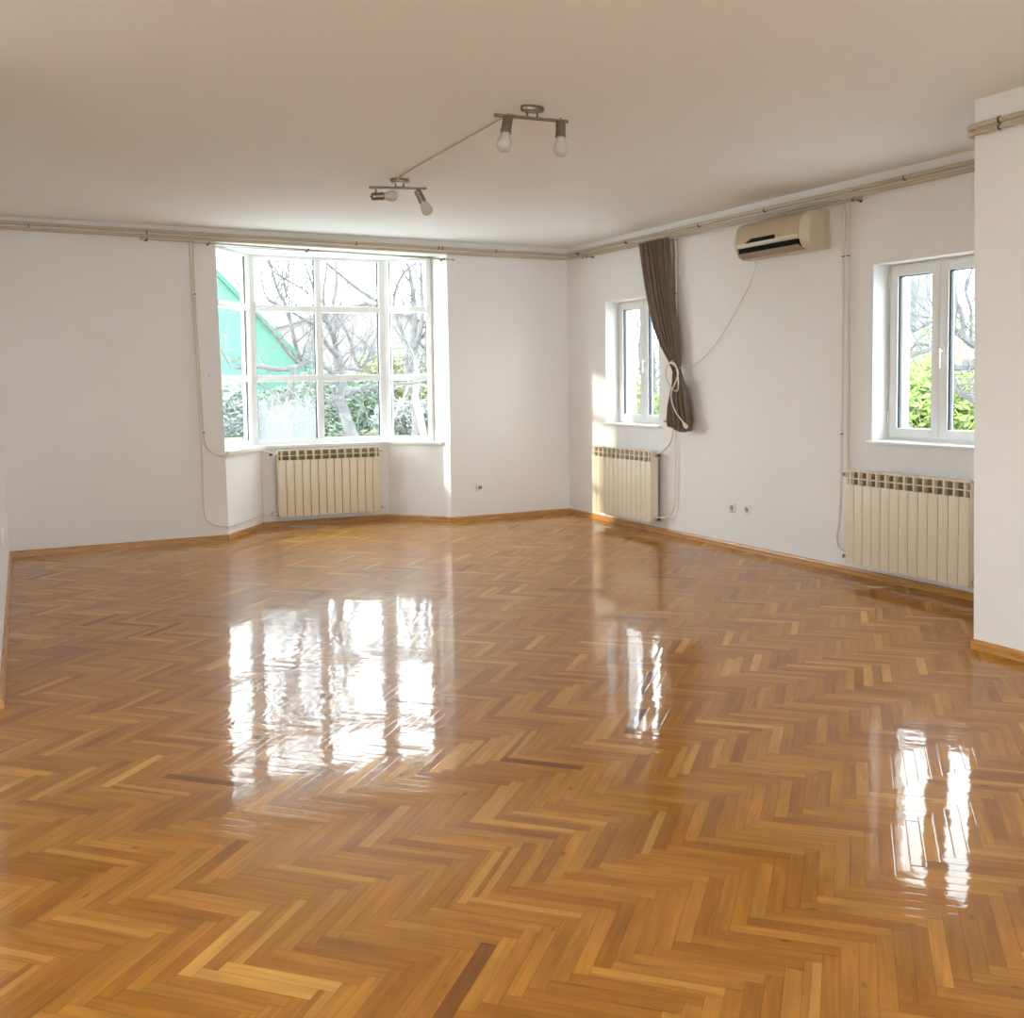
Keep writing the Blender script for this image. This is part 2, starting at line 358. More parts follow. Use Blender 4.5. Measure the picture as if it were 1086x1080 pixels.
prism(bm, [(-.973, -5.952), (.36, -5.952), (.36, -12.8), (-.973, -12.8)], 0, H, [(-.973, -5.906), (.36, -5.93), (.36, -12.8), (-.973, -12.8)])
struct('wall_alcove', bm, M['wall'], 'white projecting wall closest to the viewer, ending in a sharp corner', 'wall')
bm = bmesh.new(); prism(bm, [(-5.425, 0), (-5.525, -4.55), (-8.3, -4.55), (-8.3, -4.35), (-5.9, -4.35), (-5.9, 0)], 0, H, [(-5.475, 0), (-5.56, -4.55), (-8.3, -4.55), (-8.3, -4.35), (-5.9, -4.35), (-5.9, 0)])
struct('wall_left', bm, M['wall'], 'white side wall meeting the plain end of the back wall', 'wall')
bm = bmesh.new(); wall_x(bm, -8.6, -8.3, -12.8, -4.35, 0, H, [(-10.0, -7.0, 0.6, 2.5)])
struct('wall_far_left', bm, M['wall'], 'white end wall of the side room with an opening added for daylight', 'wall')
bm = bmesh.new(); wall_x(bm, 12.8, 13.1, -8.6, 0.36, 0, H, [(-6.0, -2.0, 0.6, 2.5)])
bmesh.ops.rotate(bm, verts=bm.verts, cent=(0, 0, 0), matrix=Matrix.Rotation(-PI/2, 3, 'Z'))
for v in bm.verts: pass
struct('wall_front', bm, M['wall'], 'white wall behind the viewer with an opening added for daylight', 'wall')
bm = bmesh.new(); prism(bm, [(-8.6, -13.1), (.36, -13.1), (.36, .30), (-8.6, .30)], H, H+.2)
struct('ceiling', bm, M['ceiling'], 'plain white ceiling over the whole room', 'ceiling')

# ------------------------------------------------------------------ parquet floor
room = [(-5.45, 0.02), (-3.64, 0.02), (-3.15, .66), (-1.85, .61), (-1.42, .10), (-1.39, 0.02), (0.02, 0.02), (0.02, -5.94), (-.96, -5.94), (-.96, -12.8), (-8.3, -12.8), (-8.3, -4.55), (-5.52, -4.55)]
def inside(x, y, poly):
    c = False; n = len(poly)
    for i in range(n):
        x1, y1 = poly[i]; x2, y2 = poly[(i+1) % n]
        if (y1 > y) != (y2 > y) and x < (x2-x1)*(y-y1)/(y2-y1)+x1: c = not c
    return c
def near(x, y, poly, d):
    if inside(x, y, poly): return True
    n = len(poly)
    for i in range(n):
        a = Vector(poly[i]); b = Vector(poly[(i+1) % n]); p = Vector((x, y)); ab = b-a
        t = max(0, min(1, (p-a).dot(ab)/ab.length_squared))
        if (a+ab*t-p).length < d: return True
    return False
PL, PW = 0.32, 0.0426
s2 = math.sqrt(0.5); A = Vector((s2, -s2)); Bv = Vector((s2, s2)); O0 = Vector((-4.068-PW*s2, -7.536))
bm = bmesh.new(); uvl = bm.loops.layers.uv.new('UVMap'); uve = bm.loops.layers.uv.new('Edge'); cl = bm.loops.layers.float_color.new('plank')
rnd = random.Random(11)
def plank(a0, a1, b0, b1, along_a):
    c = O0 + A*((a0+a1)/2) + Bv*((b0+b1)/2)
    if not near(c.x, c.y, room, 0.165): return
    du, dv = (A, Bv) if along_a else (Bv, A)
    tone = rnd.random(); tone = tone**0.9
    if rnd.random() < .05: tone = min(1, .85+rnd.random()*.15)
    elif rnd.random() < .012: tone = rnd.random()*.08
    else: tone = 0.22 + 0.60*tone
    cc = (tone, rnd.random(), rnd.random(), 1); ou, ov = rnd.random()*40, rnd.random()*40
    tv = rnd.gauss(0, .000085); tu = rnd.gauss(0, .00022); cup = rnd.gauss(0.00003, .00003)
    vs = []
    NV = 2
    for i in (-1, 1):
        row = []
        for j in range(NV+1):
            q = -1+2*j/NV
            p = c + du*(i*PL/2) + dv*(q*PW/2)
            row.append((bm.verts.new((p.x, p.y, tv*q+tu*i+cup*(1-q*q))), i*PL/2, q*PW/2))
        vs.append(row)
    for j in range(NV):
        quad = [vs[0][j], vs[1][j], vs[1][j+1], vs[0][j+1]]
        f = bm.faces.new([q[0] for q in quad]); f.smooth = True
        for lp, q in zip(f.loops, quad):
            lp[uvl].uv = (q[1]+ou, q[2]+ov); lp[uve].uv = (q[1], q[2]); lp[cl] = cc
K = 260
for m_ in range(-24, 22):
    for k in range(-K, K):
        a = k*PW + m_*PL; b = k*PW - m_*PL
        cx = O0 + A*a + Bv*b
        if cx.x < -9.2 or cx.x > 1.0 or cx.y < -13.6 or cx.y > 1.6: continue
        plank(a, a+PL, b, b+PW, True)
        plank(a+PL, a+PL+PW, b+PW-PL, b+PW, False)
me = bpy.data.meshes.new('floor'); bm.normal_update()
for f in bm.faces:
    if f.normal.z < 0: f.normal_flip()
bm.to_mesh(me); bm.free(); me.materials.append(M['floor'])
fl = bpy.data.objects.new('floor', me); col.objects.link(fl)
tag(fl, 'glossy varnished oak herringbone parquet floor', 'floor', kind=S)

def baseboard(name, pts, label, h=0.052, t=0.018):
    """skirting along a polyline; the room lies to the right of the walking direction"""
    P = [Vector(p) for p in pts]; n = len(P); off = []
    for i in range(n):
        d1 = (P[i]-P[i-1]).normalized() if i > 0 else None
        d2 = (P[i+1]-P[i]).normalized() if i < n-1 else None
        n1 = Vector((d1.y, -d1.x)) if d1 else None; n2 = Vector((d2.y, -d2.x)) if d2 else None
        if n1 and n2:
            m_ = (n1+n2).normalized(); off.append(m_/max(.3, m_.dot(n1)))
        else: off.append(n1 or n2)
    prof = [(0, 0.0006), (t+.004, 0.0006), (t+.004, .010), (t, .016), (t, h*.7), (t*.7, h*.93), (t*.35, h), (0, h)]
    bm = bmesh.new(); rings = []
    for p, o in zip(P, off): rings.append([bm.verts.new((p.x+o.x*a, p.y+o.y*a, z)) for a, z in prof])
    for a, b in zip(rings, rings[1:]):
        for k in range(len(prof)): bm.faces.new((a[k], a[(k+1) % len(prof)], b[(k+1) % len(prof)], b[k]))
    bm.faces.new(rings[0]); bm.faces.new(rings[-1])
    struct(name, bm, M['trim'], label, 'skirting board')
baseboard('baseboard_left', [(-5.525, -4.55), (-5.427, 0)], 'orange wooden skirting along the side wall by the plain wall end')
baseboard('baseboard_back', [(-5.427, 0), (-3.637, 0)], 'orange wooden skirting below the plain part of the back wall')
baseboard('baseboard_bay', [(-3.637, 0), (-3.145, .655), (-1.85, .595), (-1.425, .10), (-1.39, 0)], 'orange wooden skirting following the angled bay')
baseboard('baseboard_back_corner', [(-1.39, 0), (0, 0)], 'orange wooden skirting below the single socket by the room corner')
baseboard('baseboard_right', [(0, 0), (0, -5.95), (-.973, -5.95)], 'long orange wooden skirting below the casement windows')
baseboard('baseboard_alcove', [(-.973, -5.95), (-.973, -12.8)], 'orange wooden skirting at the foot of the projecting wall')

# ------------------------------------------------------------------ bay window
def seg_window(name, p, q, z0, z1, ncol, label, fog=None, wl=0.07, wr=0.07, zt=None):
    P = Vector(p); Q = Vector(q); L = (Q-P).length; ang = math.atan2(Q.y-P.y, Q.x-P.x)
    t = empty(name, (P.x, P.y, 0), ang, label, 'window', kind=S)
    fr = bmesh.new(); d0, d1 = -0.035, 0.045          # local y: negative = room side
    def bar(x0, x1, a, b, e=0): box(fr, x0, x1, d0-e, d1, a, b, .006)
    bar(0, wl, z0, z1); bar(L-wr, L, z0, z1); bar(wl, L-wr, z0, z0+.055); bar(wl, L-wr, z1-.03, z1)
    xs = [wl + (L-wl-wr)*i/ncol for i in range(ncol+1)]
    mw = 0.034
    for x in xs[1:-1]: bar(x-mw, x+mw, z0+.055, z1-.03, .004)
    ZT = [1.487, 2.193]
    for z in ZT: bar(wl, L-wr, z-.032, z+.032, .002)
    f = link('window_frame', fr, M['upvc'], t, smooth=True)
    zs = [z0+.055] + [v for z in ZT for v in (z-.032, z+.032)] + [z1-.03]
    edges = []
    for i in range(ncol):
        a = xs[i] + (mw if i > 0 else 0); b = xs[i+1] - (mw if i < ncol-1 else 0); edges.append((a, b))
    for i, (a, b) in enumerate(edges):
        for j in range(3):
            za, zb = zs[2*j], zs[2*j+1]
            g = bmesh.new(); box(g, a-.003, b+.003, .004, .010, za-.003, zb+.003)
            o = link('glass_pane', g, M['fogged'] if fog == (i, j) else M['glass'], t)
            if fog == (i, j): o['label'] = 'misted glass pane, milky at its foot'
            s = bmesh.new()
            for u0, u1 in ((a, a+.006), (b-.012, b)): box(s, u0, u1, -.004, .004, za, zb)
            link('pane_edge_strip', s, M['edge_strip'], t)
    return t
W0, W1, Wb, Wc = WL
seg_window('window_1', W0, W1, 0.815, 2.72, 1, 'narrow left side light of the bay window with three stacked panes', wl=.06, wr=.075)
seg_window('window_2', W1, Wb, 0.815, 2.72, 2, 'wide middle section of the bay window with six panes', fog=(0, 0), wl=.065, wr=.075)
seg_window('window_3', Wb, Wc, 0.815, 2.72, 1, 'narrow right side light of the bay window with three stacked panes', wl=.06, wr=.055)
for nm_, p_, lb_ in (('trim_2', W1, 'white corner post between the narrow side light nearest the plain wall and the middle section'), ('trim_4', Wb, 'white corner post between the middle section and the side light nearest the room corner')):
    bm = bmesh.new(); lathe(bm, [(0.035, 0.815), (0.035, 2.72)], Matrix.Translation((p_[0], p_[1]+.012, 0)), 12)
    struct(nm_, bm, M['upvc'], lb_, 'window post', smooth=True)
# sill board
bm = bmesh.new()
prism(bm, [(-3.605, -.0), (-3.625, -.012), (-3.60, -.03), (-3.12, .625), (-1.865, .568), (-1.455, .085), (-1.42, .085), (-1.40, .12), (-1.42, .37), (-1.78, .79), (-3.21, .85), (-3.67, .21)], 0.795, 0.82)
bmesh.ops.bevel(bm, geom=list(bm.edges), offset=.004, segments=2, affect='EDGES')
struct('trim_3', bm, M['sill'], 'white angled sill board running around the bay window', 'window sill')

# ------------------------------------------------------------------ casement windows in the right wall
def casement(name, W, label, lab_l, lab_r):
    ya, yb, z0, z1 = W; z0 += .018
    t = empty(name, (0.165, (ya+yb)/2, z0), 0, label, 'window', kind=S)
    hw = (yb-ya)/2; hh = z1-z0
    f = bmesh.new()
    for a, b, c, d in ((-hw, -hw+.04, 0, hh), (hw-.04, hw, 0, hh), (-hw+.04, hw-.04, 0, .045), (-hw+.04, hw-.04, hh-.04, hh)):
        box(f, 0, .07, a, b, c, d, .003)
    link('window_frame', f, M['upvc'], t, smooth=True)
    fr = .018
    for side in (1, -1):
        y0, y1 = (0.002, hw-fr) if side == 1 else (-hw+fr, -0.002)
        a, b = fr+.004, hh-fr
        s = bmesh.new(); bw = .066
        for p in ((y0, y0+bw, a, b), (y1-bw, y1, a, b), (y0+bw, y1-bw, a, a+bw), (y0+bw, y1-bw, b-bw, b)): box(s, -.018, .045, *p, .005)
        sa = link('sash', s, M['upvc'], t, smooth=True)
        g = bmesh.new(); box(g, .022, .030, y0+bw-.003, y1-bw+.003, a+bw-.003, b-bw+.003); link('glass_pane', g, M['glass'], sa)
        k = bmesh.new()
        for p in ((y0+bw, y0+bw+.005, a+bw, b-bw), (y1-bw-.012, y1-bw, a+bw, b-bw), (y0+bw, y1-bw, b-bw-.006, b-bw)): box(k, -.004, .020, *p)
        link('pane_edge_strip', k, M['edge_strip'], sa)
        if side == -1:
            h = bmesh.new(); hz = hh*.5
            box(h, -.030, -.0175, -.0485+.0, -.018, hz-.035, hz+.035, .004); box(h, -.062, -.029, -.040, -.026, hz-.008, hz+.008, .003)
            box(h, -.070, -.056, -.046, -.020, hz-.115, hz+.018, .005)
            link('handle', h, M['socket'], sa, smooth=True)
        else:
            for zz in (.12, hh-.16):
                h = bmesh.new(); tube(h, [(-.022, hw-.014, zz), (-.022, hw-.014, zz+.09)], .008, 8)
                link('hinge', h, M['socket'], sa, smooth=True)
    s = bmesh.new(); box(s, -.17-.032, .0, -hw-.03, hw+.03, -.018, 0, .004)
    link('window_sill', s, M['sill'], t, smooth=True)
    return t
casement('window_4', W2, 'small white casement window beside the tied curtain', '', '')
casement('window_5', W3, 'white casement window above the radiator in the alcove', '', '')

# unseen windows added behind the viewer and in the side room for more daylight
for nm, a, b, lab in (('added_rear_window', (-6.0, -12.95), (-2.0, -12.95), 'wide unseen window added behind the viewer to let in daylight'), ('added_side_window', (-8.45, -10.0), (-8.45, -7.0), 'wide unseen window added in the side room to let in daylight')):
    P = Vector(a); Q = Vector(b); L_ = (Q-P).length
    t = empty(nm, (P.x, P.y, 0), math.atan2(Q.y-P.y, Q.x-P.x), lab, 'window', kind=S)
    f = bmesh.new()
    for i in range(4): x = i*(L_-.06)/3; box(f, x, x+.06, -.04, .04, .6, 2.5)
    box(f, .06, L_-.06, -.039, .039, .6, .66); box(f, .06, L_-.06, -.039, .039, 2.44, 2.5)
    link('window_frame', f, M['upvc'], t)
    g = bmesh.new(); box(g, .0, L_, -.004, .004, .61, 2.49); link('glass_pane', g, M['glass'], t)

# ------------------------------------------------------------------ heating pipes under the ceiling
def pipe(name, pts, r, m, label, k=0, clamps=(), cat='pipe', group=None):
    o = link(name, T(pts, r, 12, k), m, smooth=True)
    tag(o, label, cat, group)
    for c, n in clamps:
        b = bmesh.new(); c = Vector(c); n = Vector(n)
        tube(b, [c-n*.004, c+n*.004], r+.004, 12)
        q = link('pipe_clamp', b, M['clamp'], o, smooth=True)
    return o
def corner_pts(z1, z2, z3):
    pts = [(-5.40, -.034, z1), (-1.5, -.034, z2), (-.08, -.034, z2)]
    for a in range(0, 91, 15):
        r = .05; pts.append((-.034-r+r*math.sin(math.radians(a)), -.034-r+r*math.cos(math.radians(a)), z2))
    pts += [(-.034, -3.0, (z2+z3)/2), (-.034, -5.84, z3)]
    for a in range(0, 91, 15):
        r = .05; pts.append((-.034-r+r*math.cos(math.radians(a)), -5.84-.0-r*math.sin(math.radians(a))+.0, z3))
    pts += [(-.90, -5.89, z3-.02)]
    return pts
def clampset(z, rr):
    out = []
    for x in (-5.18, -4.25, -2.35, -1.50, -1.46, -.86): out.append(((x, -.034, z), (1, 0, 0)))
    for y in (-.28, -1.2, -2.35, -3.2, -4.6): out.append(((-.034, y, z-.01), (0, 1, 0)))
    return out
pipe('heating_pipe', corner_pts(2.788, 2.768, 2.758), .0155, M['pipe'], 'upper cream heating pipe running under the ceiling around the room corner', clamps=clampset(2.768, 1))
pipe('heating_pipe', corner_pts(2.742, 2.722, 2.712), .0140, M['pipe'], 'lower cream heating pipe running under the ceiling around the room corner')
def pil(z, yo):
    pts = [(-.60, -5.880, z-.0)]
    for a in range(0, 91, 15):
        r = .045; pts.append((-.965-r*math.sin(math.radians(a)), -5.925+r*math.cos(math.radians(a)), z))
    pts += [(-1.010, -9.0, z)]
    return pts
pipe('heating_pipe', pil(2.698, 0), .0145, M['pipe'], 'upper cream pipe wrapping the corner of the projecting wall', clamps=[((-1.010, -6.085, 2.698), (0, 1, 0))])
pipe('heating_pipe', pil(2.662, 0), .0115, M['pipe'], 'lower cream pipe wrapping the corner of the projecting wall', clamps=[((-1.010, -6.085, 2.662), (0, 1, 0))])

G = 'cream pipes dropping to the radiators'
def bayoff(x, d=0.028):     # points 28 mm inside the slanted left bay wall
    a = Vector((-3.635, 0)); b = Vector((-3.145, .655)); t = (b-a).normalized(); n = Vector((t.y, -t.x))
    return a + t*x + n*d
b0 = bayoff(.06); b1 = bayoff(.70)
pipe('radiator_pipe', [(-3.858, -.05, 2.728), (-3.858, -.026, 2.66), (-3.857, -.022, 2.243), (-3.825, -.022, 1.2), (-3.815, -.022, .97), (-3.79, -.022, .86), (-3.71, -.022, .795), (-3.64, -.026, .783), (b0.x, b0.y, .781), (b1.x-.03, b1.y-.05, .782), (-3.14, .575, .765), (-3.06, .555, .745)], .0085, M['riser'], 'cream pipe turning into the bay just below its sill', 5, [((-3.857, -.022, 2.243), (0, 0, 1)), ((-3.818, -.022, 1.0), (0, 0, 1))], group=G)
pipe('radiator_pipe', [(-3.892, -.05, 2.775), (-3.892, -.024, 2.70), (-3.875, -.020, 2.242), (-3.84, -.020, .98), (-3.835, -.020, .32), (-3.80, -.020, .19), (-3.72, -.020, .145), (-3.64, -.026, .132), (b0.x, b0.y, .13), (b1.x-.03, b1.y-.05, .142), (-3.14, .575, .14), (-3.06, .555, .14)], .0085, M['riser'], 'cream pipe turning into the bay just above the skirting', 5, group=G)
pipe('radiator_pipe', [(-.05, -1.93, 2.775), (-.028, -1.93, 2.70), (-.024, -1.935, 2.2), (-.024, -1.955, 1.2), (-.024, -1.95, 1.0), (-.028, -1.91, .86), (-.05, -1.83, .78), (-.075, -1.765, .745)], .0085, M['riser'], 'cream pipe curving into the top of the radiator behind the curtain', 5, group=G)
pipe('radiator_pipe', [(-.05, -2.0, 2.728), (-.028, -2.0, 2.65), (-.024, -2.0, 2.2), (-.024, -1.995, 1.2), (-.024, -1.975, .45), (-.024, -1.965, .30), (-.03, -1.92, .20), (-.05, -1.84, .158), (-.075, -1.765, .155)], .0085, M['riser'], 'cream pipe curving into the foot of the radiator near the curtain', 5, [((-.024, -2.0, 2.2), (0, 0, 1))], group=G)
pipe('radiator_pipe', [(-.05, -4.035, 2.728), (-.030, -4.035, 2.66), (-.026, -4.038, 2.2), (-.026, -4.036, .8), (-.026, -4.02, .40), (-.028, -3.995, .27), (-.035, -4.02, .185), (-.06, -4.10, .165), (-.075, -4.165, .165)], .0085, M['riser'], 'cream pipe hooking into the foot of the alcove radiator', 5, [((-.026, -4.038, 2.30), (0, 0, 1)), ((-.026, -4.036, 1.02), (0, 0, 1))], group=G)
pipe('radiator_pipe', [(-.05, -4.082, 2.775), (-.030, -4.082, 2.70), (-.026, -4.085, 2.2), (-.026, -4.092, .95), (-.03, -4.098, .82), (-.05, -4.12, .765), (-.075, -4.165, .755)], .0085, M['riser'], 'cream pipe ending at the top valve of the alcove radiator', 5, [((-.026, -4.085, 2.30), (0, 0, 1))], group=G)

# ------------------------------------------------------------------ radiators (local: x along, -y into the room, wall at y=0)
RP, RN, RZ0, RZ1 = 0.0805, 13, 0.105, 0.778
def section_bm():
    b = bmesh.new(); h = RP/2; yf, yb = -.130, -.035
    box(b, -h+.0022, h-.0022, yf, yf+.016, RZ0, RZ1-.105, .004)               # front plate
    box(b, -.0085, .0085, yf+.002, yf+.055, RZ1-.107, RZ1-.010, .003)          # neck
    box(b, -h, h, yf, yf+.016, RZ1-.014, RZ1, .003)                          # top lip
    box(b, -h, h, yf+.016, yf+.020, RZ1-.012, RZ1-.006)
    box(b, -h, h, yf+.004, yf+.020, RZ1-.066, RZ1-.057, .002)                  # bridge
    return b
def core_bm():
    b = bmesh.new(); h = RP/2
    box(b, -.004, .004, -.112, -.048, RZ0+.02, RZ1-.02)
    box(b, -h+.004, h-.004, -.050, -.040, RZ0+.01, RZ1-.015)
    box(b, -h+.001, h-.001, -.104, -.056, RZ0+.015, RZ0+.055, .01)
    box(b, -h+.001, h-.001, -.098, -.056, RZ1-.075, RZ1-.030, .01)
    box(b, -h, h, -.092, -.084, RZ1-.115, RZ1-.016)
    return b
sec_me = None
def radiator(loc, rz, label, valve_side, far_side_vent=True):
    global sec_me
    t = empty('radiator', loc, rz, label, 'radiator', 'cream ribbed radiators')
    L = RN*RP
    for i in range(RN):
        x = -L/2 + RP*(i+.5)
        if sec_me is None:
            s = link('section', section_bm(), M['radiator'], t, smooth=True); c = link('inner_fin', core_bm(), M['shaded_fin'], s, smooth=True)
            sec_me = (s, c); s.location.x = x
        else:
            s = sec_me[0].copy(); col.objects.link(s); s.parent = t; s.location = (x, 0, 0)
            c = sec_me[1].copy(); col.objects.link(c); c.parent = s
    for sgn in (-1, 1):
        b = bmesh.new(); x = sgn*(L/2+.001)
        # end cheek with a soft stepped outline
        x0, x1 = (x-.010, x) if sgn > 0 else (x, x+.010)
        box(b, x0, x1, -.118, -.045, RZ0+.01, RZ1-.014, .004)
        link('end_cheek', b, M['radiator'], t, smooth=True)
        for z in (RZ0+.035, RZ1-.045):
            b = bmesh.new(); tube(b, [(x, -.078, z), (x+sgn*.014, -.078, z)], .017, 14)
            link('plug', b, M['brass'], t, smooth=True)
    vs = valve_side
    for z, top in ((RZ1-.045, True), (RZ0+.035, False)):
        x = vs*(L/2+.014)
        b = bmesh.new(); tube(b, [(x, -.078, z), (x+vs*.03, -.078, z)], .010, 12); lathe(b, [(.012, 0), (.013, .012), (.012, .024)], aim((x+vs*.018, -.078, z-.0), (0, -1, 0)), 12)
        v = link('valve', b, M['brass'], t, smooth=True)
        b = bmesh.new(); lathe(b, [(.011, 0), (.014, .004), (.014, .022), (.010, .026)], aim((x+vs*.030, -.078, z), (vs, 0, 0)), 12)
        link('valve_cap', b, M['valve_dark'], v, smooth=True)
    x = -vs*(L/2+.014)
    for z in (RZ1-.045, RZ0+.035):
        b = bmesh.new(); tube(b, [(x, -.078, z), (x-vs*.016, -.078, z)], .009, 12); lathe(b, [(.010, 0), (.013, .003), (.013, .012), (.006, .016)], aim((x-vs*.014, -.078, z), (-vs, 0, 0)), 12)
        link('vent_plug', b, M['brass'], t, smooth=True)
    for xx in (-L*.3, L*.3):
        for z in (RZ0+.06, RZ1-.085):
            b = bmesh.new(); box(b, xx-.012, xx+.012, -.054, .004, z-.006, z+.006); link('wall_bracket', b, M['brass'], t)
    return t
radiator((-2.492, .628, 0), math.atan2(.595-.655, -1.85+3.145), 'cream radiator under the sill of the bay window', -1)
radiator((-.0, -1.215, 0), -PI/2, 'cream radiator under the small window next to the tied curtain', 1)
radiator((-.0, -4.705, 0), -PI/2, 'cream radiator under the alcove window by the projecting wall', -1)

# ------------------------------------------------------------------ curtain rods
def rod(p, q, label, brk, wallvec):
    o = link('curtain_rod', T([p, q], .007, 10), M['rod'], smooth=True); tag(o, label, 'curtain rod', 'thin metal curtain rods')
    P, Q = Vector(p), Vector(q); d = (Q-P).normalized()
    for e, s in ((P, -1), (Q, 1)):
        b = bmesh.new(); lathe(b, [(.007, 0), (.011, .004), (.013, .016), (.009, .026), (.003, .032)], aim(e, d*s), 12)
        link('finial', b, M['rod'], o, smooth=True)
    for t in brk:
        c = P+(Q-P)*t; wv = Vector(wallvec)
        b = bmesh.new(); tube(b, [c, c+wv], .0045, 8); tube(b, [c+wv*.93, c+wv], .014, 12); tube(b, [c-d*.006, c+d*.006], .0105, 12)
        link('bracket', b, M['clamp'], o, smooth=True)
    return o
rod((-4.285, -.072, 2.705), (-1.37, -.072, 2.655), 'thin curtain rod across the top of the bay window', (.01, .19, .5, .97), (0, .072, 0))
rod((-.076, -.46, 2.690), (-.076, -4.235, 2.676), 'thin curtain rod above the curtain and the air conditioner', (.02, .40, .985), (.076, 0, 0))

# ------------------------------------------------------------------ curtain
def interp(tab, z):
    for (z1, y1), (z0, y0) in zip(tab, tab[1:]):
        if z <= z1 and z >= z0: return y0+(y1-y0)*(z-z0)/(z1-z0)
    return tab[0][1] if z > tab[0][0] else tab[-1][1]
Ledge = [(2.695, -1.495), (2.224, -1.624), (1.918, -1.736), (1.751, -1.836), (1.60, -1.97), (1.50, -2.035), (1.40, -2.03), (1.19, -1.965), (1.05, -1.95), (0.985, -1.975)]
Redge = [(2.695, -1.985), (2.217, -2.03), (1.954, -2.088), (1.70, -2.125), (1.586, -2.135), (1.50, -2.15), (1.40, -2.20), (1.346, -2.245), (1.20, -2.29), (1.064, -2.325), (0.985, -2.30)]
bm = bmesh.new(); NR, NC = 90, 150; grid = []
for i in range(NR+1):
    z = 2.70 + (0.985-2.70)*i/NR
    yl, yr = interp(Ledge, z), interp(Redge, z); wdt = abs(yr-yl); row = []
    for j in range(NC+1):
        t = j/NC
        amp = .005 + .023*min(1, wdt/.45)
        ph = 2*PI*6*t + 1.1*math.sin(7*t+z*1.2) + .3*math.sin(z*3.1)
        fx = -amp*(2*abs(math.sin(ph/2))**.7-1) + .25*amp*math.sin(2*PI*13*t+1.3+z)
        xx = -.085 + fx - (.028 if z < 1.48 else .0) * (1-abs(2*t-1)) 
        xx += -.02*math.exp(-((z-1.25)/.2)**2)*math.sin(PI*t)
        xx = min(xx, -.037)
        yy = yl+(yr-yl)*t + .006*math.sin(ph+PI/2)*min(1, wdt/.3)
        zz = z + (.020*math.sin(5*t+1) if i == NR else 0)
        row.append(bm.verts.new((xx, yy, zz)))
    grid.append(row)
for i in range(NR):
    for j in range(NC): bm.faces.new((grid[i][j], grid[i+1][j], grid[i+1][j+1], grid[i][j+1]))
bmesh.ops.solidify(bm, geom=list(bm.faces), thickness=.0025)
cu = link('curtain', bm, M['curtain'], smooth=True)
tag(cu, 'dark taupe curtain gathered and tied back with a white cord', 'curtain')
for i in range(9):
    b = bmesh.new(); y = -1.52 - .055*i; lathe(b, [(.009, -.006), (.0115, -.005), (.0115, .005), (.009, .006)], aim((-.076, y, 2.685), (0, 1, 0)), 14)
    link('curtain_ring', b, M['rod'], cu, smooth=True)
b = bmesh.new(); hem = [[], []]
for j in range(NC+1):
    p = None
    t = j/NC
    yl, yr = interp(Ledge, 1.05)+.004, interp(Redge, 1.05)-.004
    ph = 2*PI*8.5*t
    for q, z in enumerate((1.056, 1.048)): hem[q].append(b.verts.new((min(-.045, -.128+.02*math.sin(ph)), yl+(yr-yl)*t, z+.01*math.sin(4*t))))
for j in range(NC): b.faces.new((hem[0][j], hem[1][j], hem[1][j+1], hem[0][j+1]))
bmesh.ops.solidify(b, geom=list(b.faces), thickness=.002)
link('hem', b, M['curtain'], cu, smooth=True)

# ------------------------------------------------------------------ air conditioner
AY0, AY1 = -3.885, -3.045
t = empty('air_conditioner', (0, (AY0+AY1)/2, 2.37), 0, 'cream wall mounted air conditioner with a yellowed front, hanging below the pipes', 'air conditioner')
hwid = (AY1-AY0)/2
def extr(prof, y0, y1, bev=0.0):
    b = bmesh.new(); a = [b.verts.new((x, y0, z)) for x, z in prof]; c = [b.verts.new((x, y1, z)) for x, z in prof]
    n = len(a); b.faces.new(a); b.faces.new(c)
    for i in range(n): b.faces.new((a[i], a[(i+1) % n], c[(i+1) % n], c[i]))
    if bev:
        es = [e for e in b.edges if abs(e.verts[0].co.y-e.verts[1].co.y) < 1e-6]
        bmesh.ops.bevel(b, geom=es, offset=bev, segments=3, affect='EDGES')
    return b
back = [(0, .01), (0, .285), (-.05, .288), (-.05, .005)]
link('back_housing', extr(back, -hwid+.004, hwid-.004, .004), M['ac'], t, smooth=True)
body = [(-.05, .003), (-.05, .288), (-.12, .283), (-.160, .268), (-.185, .240), (-.198, .20), (-.203, .150), (-.201, .115), (-.196, .090), (-.150, .050), (-.125, .020), (-.10, .004)]
link('housing', extr(body, -hwid, hwid, .012), M['ac'], t, smooth=True)
endc = [(-.048, .001), (-.048, .290), (-.12, .286), (-.164, .271), (-.190, .242), (-.204, .20), (-.2085, .150), (-.206, .100), (-.196, .055), (-.175, .022), (-.13, .002)]
link('end_cap', extr(endc, -hwid-.002, -hwid+.115, .008), M['ac'], t, smooth=True)
link('end_cap', extr(endc, hwid-.022, hwid+.002, .008), M['ac'], t, smooth=True)
fp = [(-.10, .286), (-.125, .2845), (-.163, .270), (-.189, .242), (-.203, .20), (-.2075, .150), (-.2065, .122), (-.199, .124), (-.199, .150), (-.194, .198), (-.182, .236), (-.158, .262), (-.12, .276)]
link('front_panel', extr(fp, -hwid+.118, hwid-.024), M['ac_front'], t, smooth=True)
sl = [(-.199, .088), (-.2075, .100), (-.2068, .120), (-.199, .120)]
link('lower_trim', extr(sl, -hwid+.118, hwid-.024), M['ac'], t, smooth=True)
vent = [(-.197, .086), (-.190, .040), (-.135, .010), (-.12, .014), (-.150, .060)]
link('air_outlet', extr(vent, -hwid+.125, hwid-.03), M['black'], t)
lv = [(-.199, .046), (-.201, .042), (-.142, .008), (-.139, .011)]
link('louver', extr(lv, -hwid+.122, hwid-.027), M['louver'], t)
b = bmesh.new()
xx = lambda z: -.2085 - .002
vs = [b.verts.new((xx(z), y, z)) for y, z in ((.30, .118), (-.05, .118), (-.05, .148), (.22, .148))]
f = b.faces.new(vs); r = bmesh.ops.extrude_face_region(b, geom=[f])
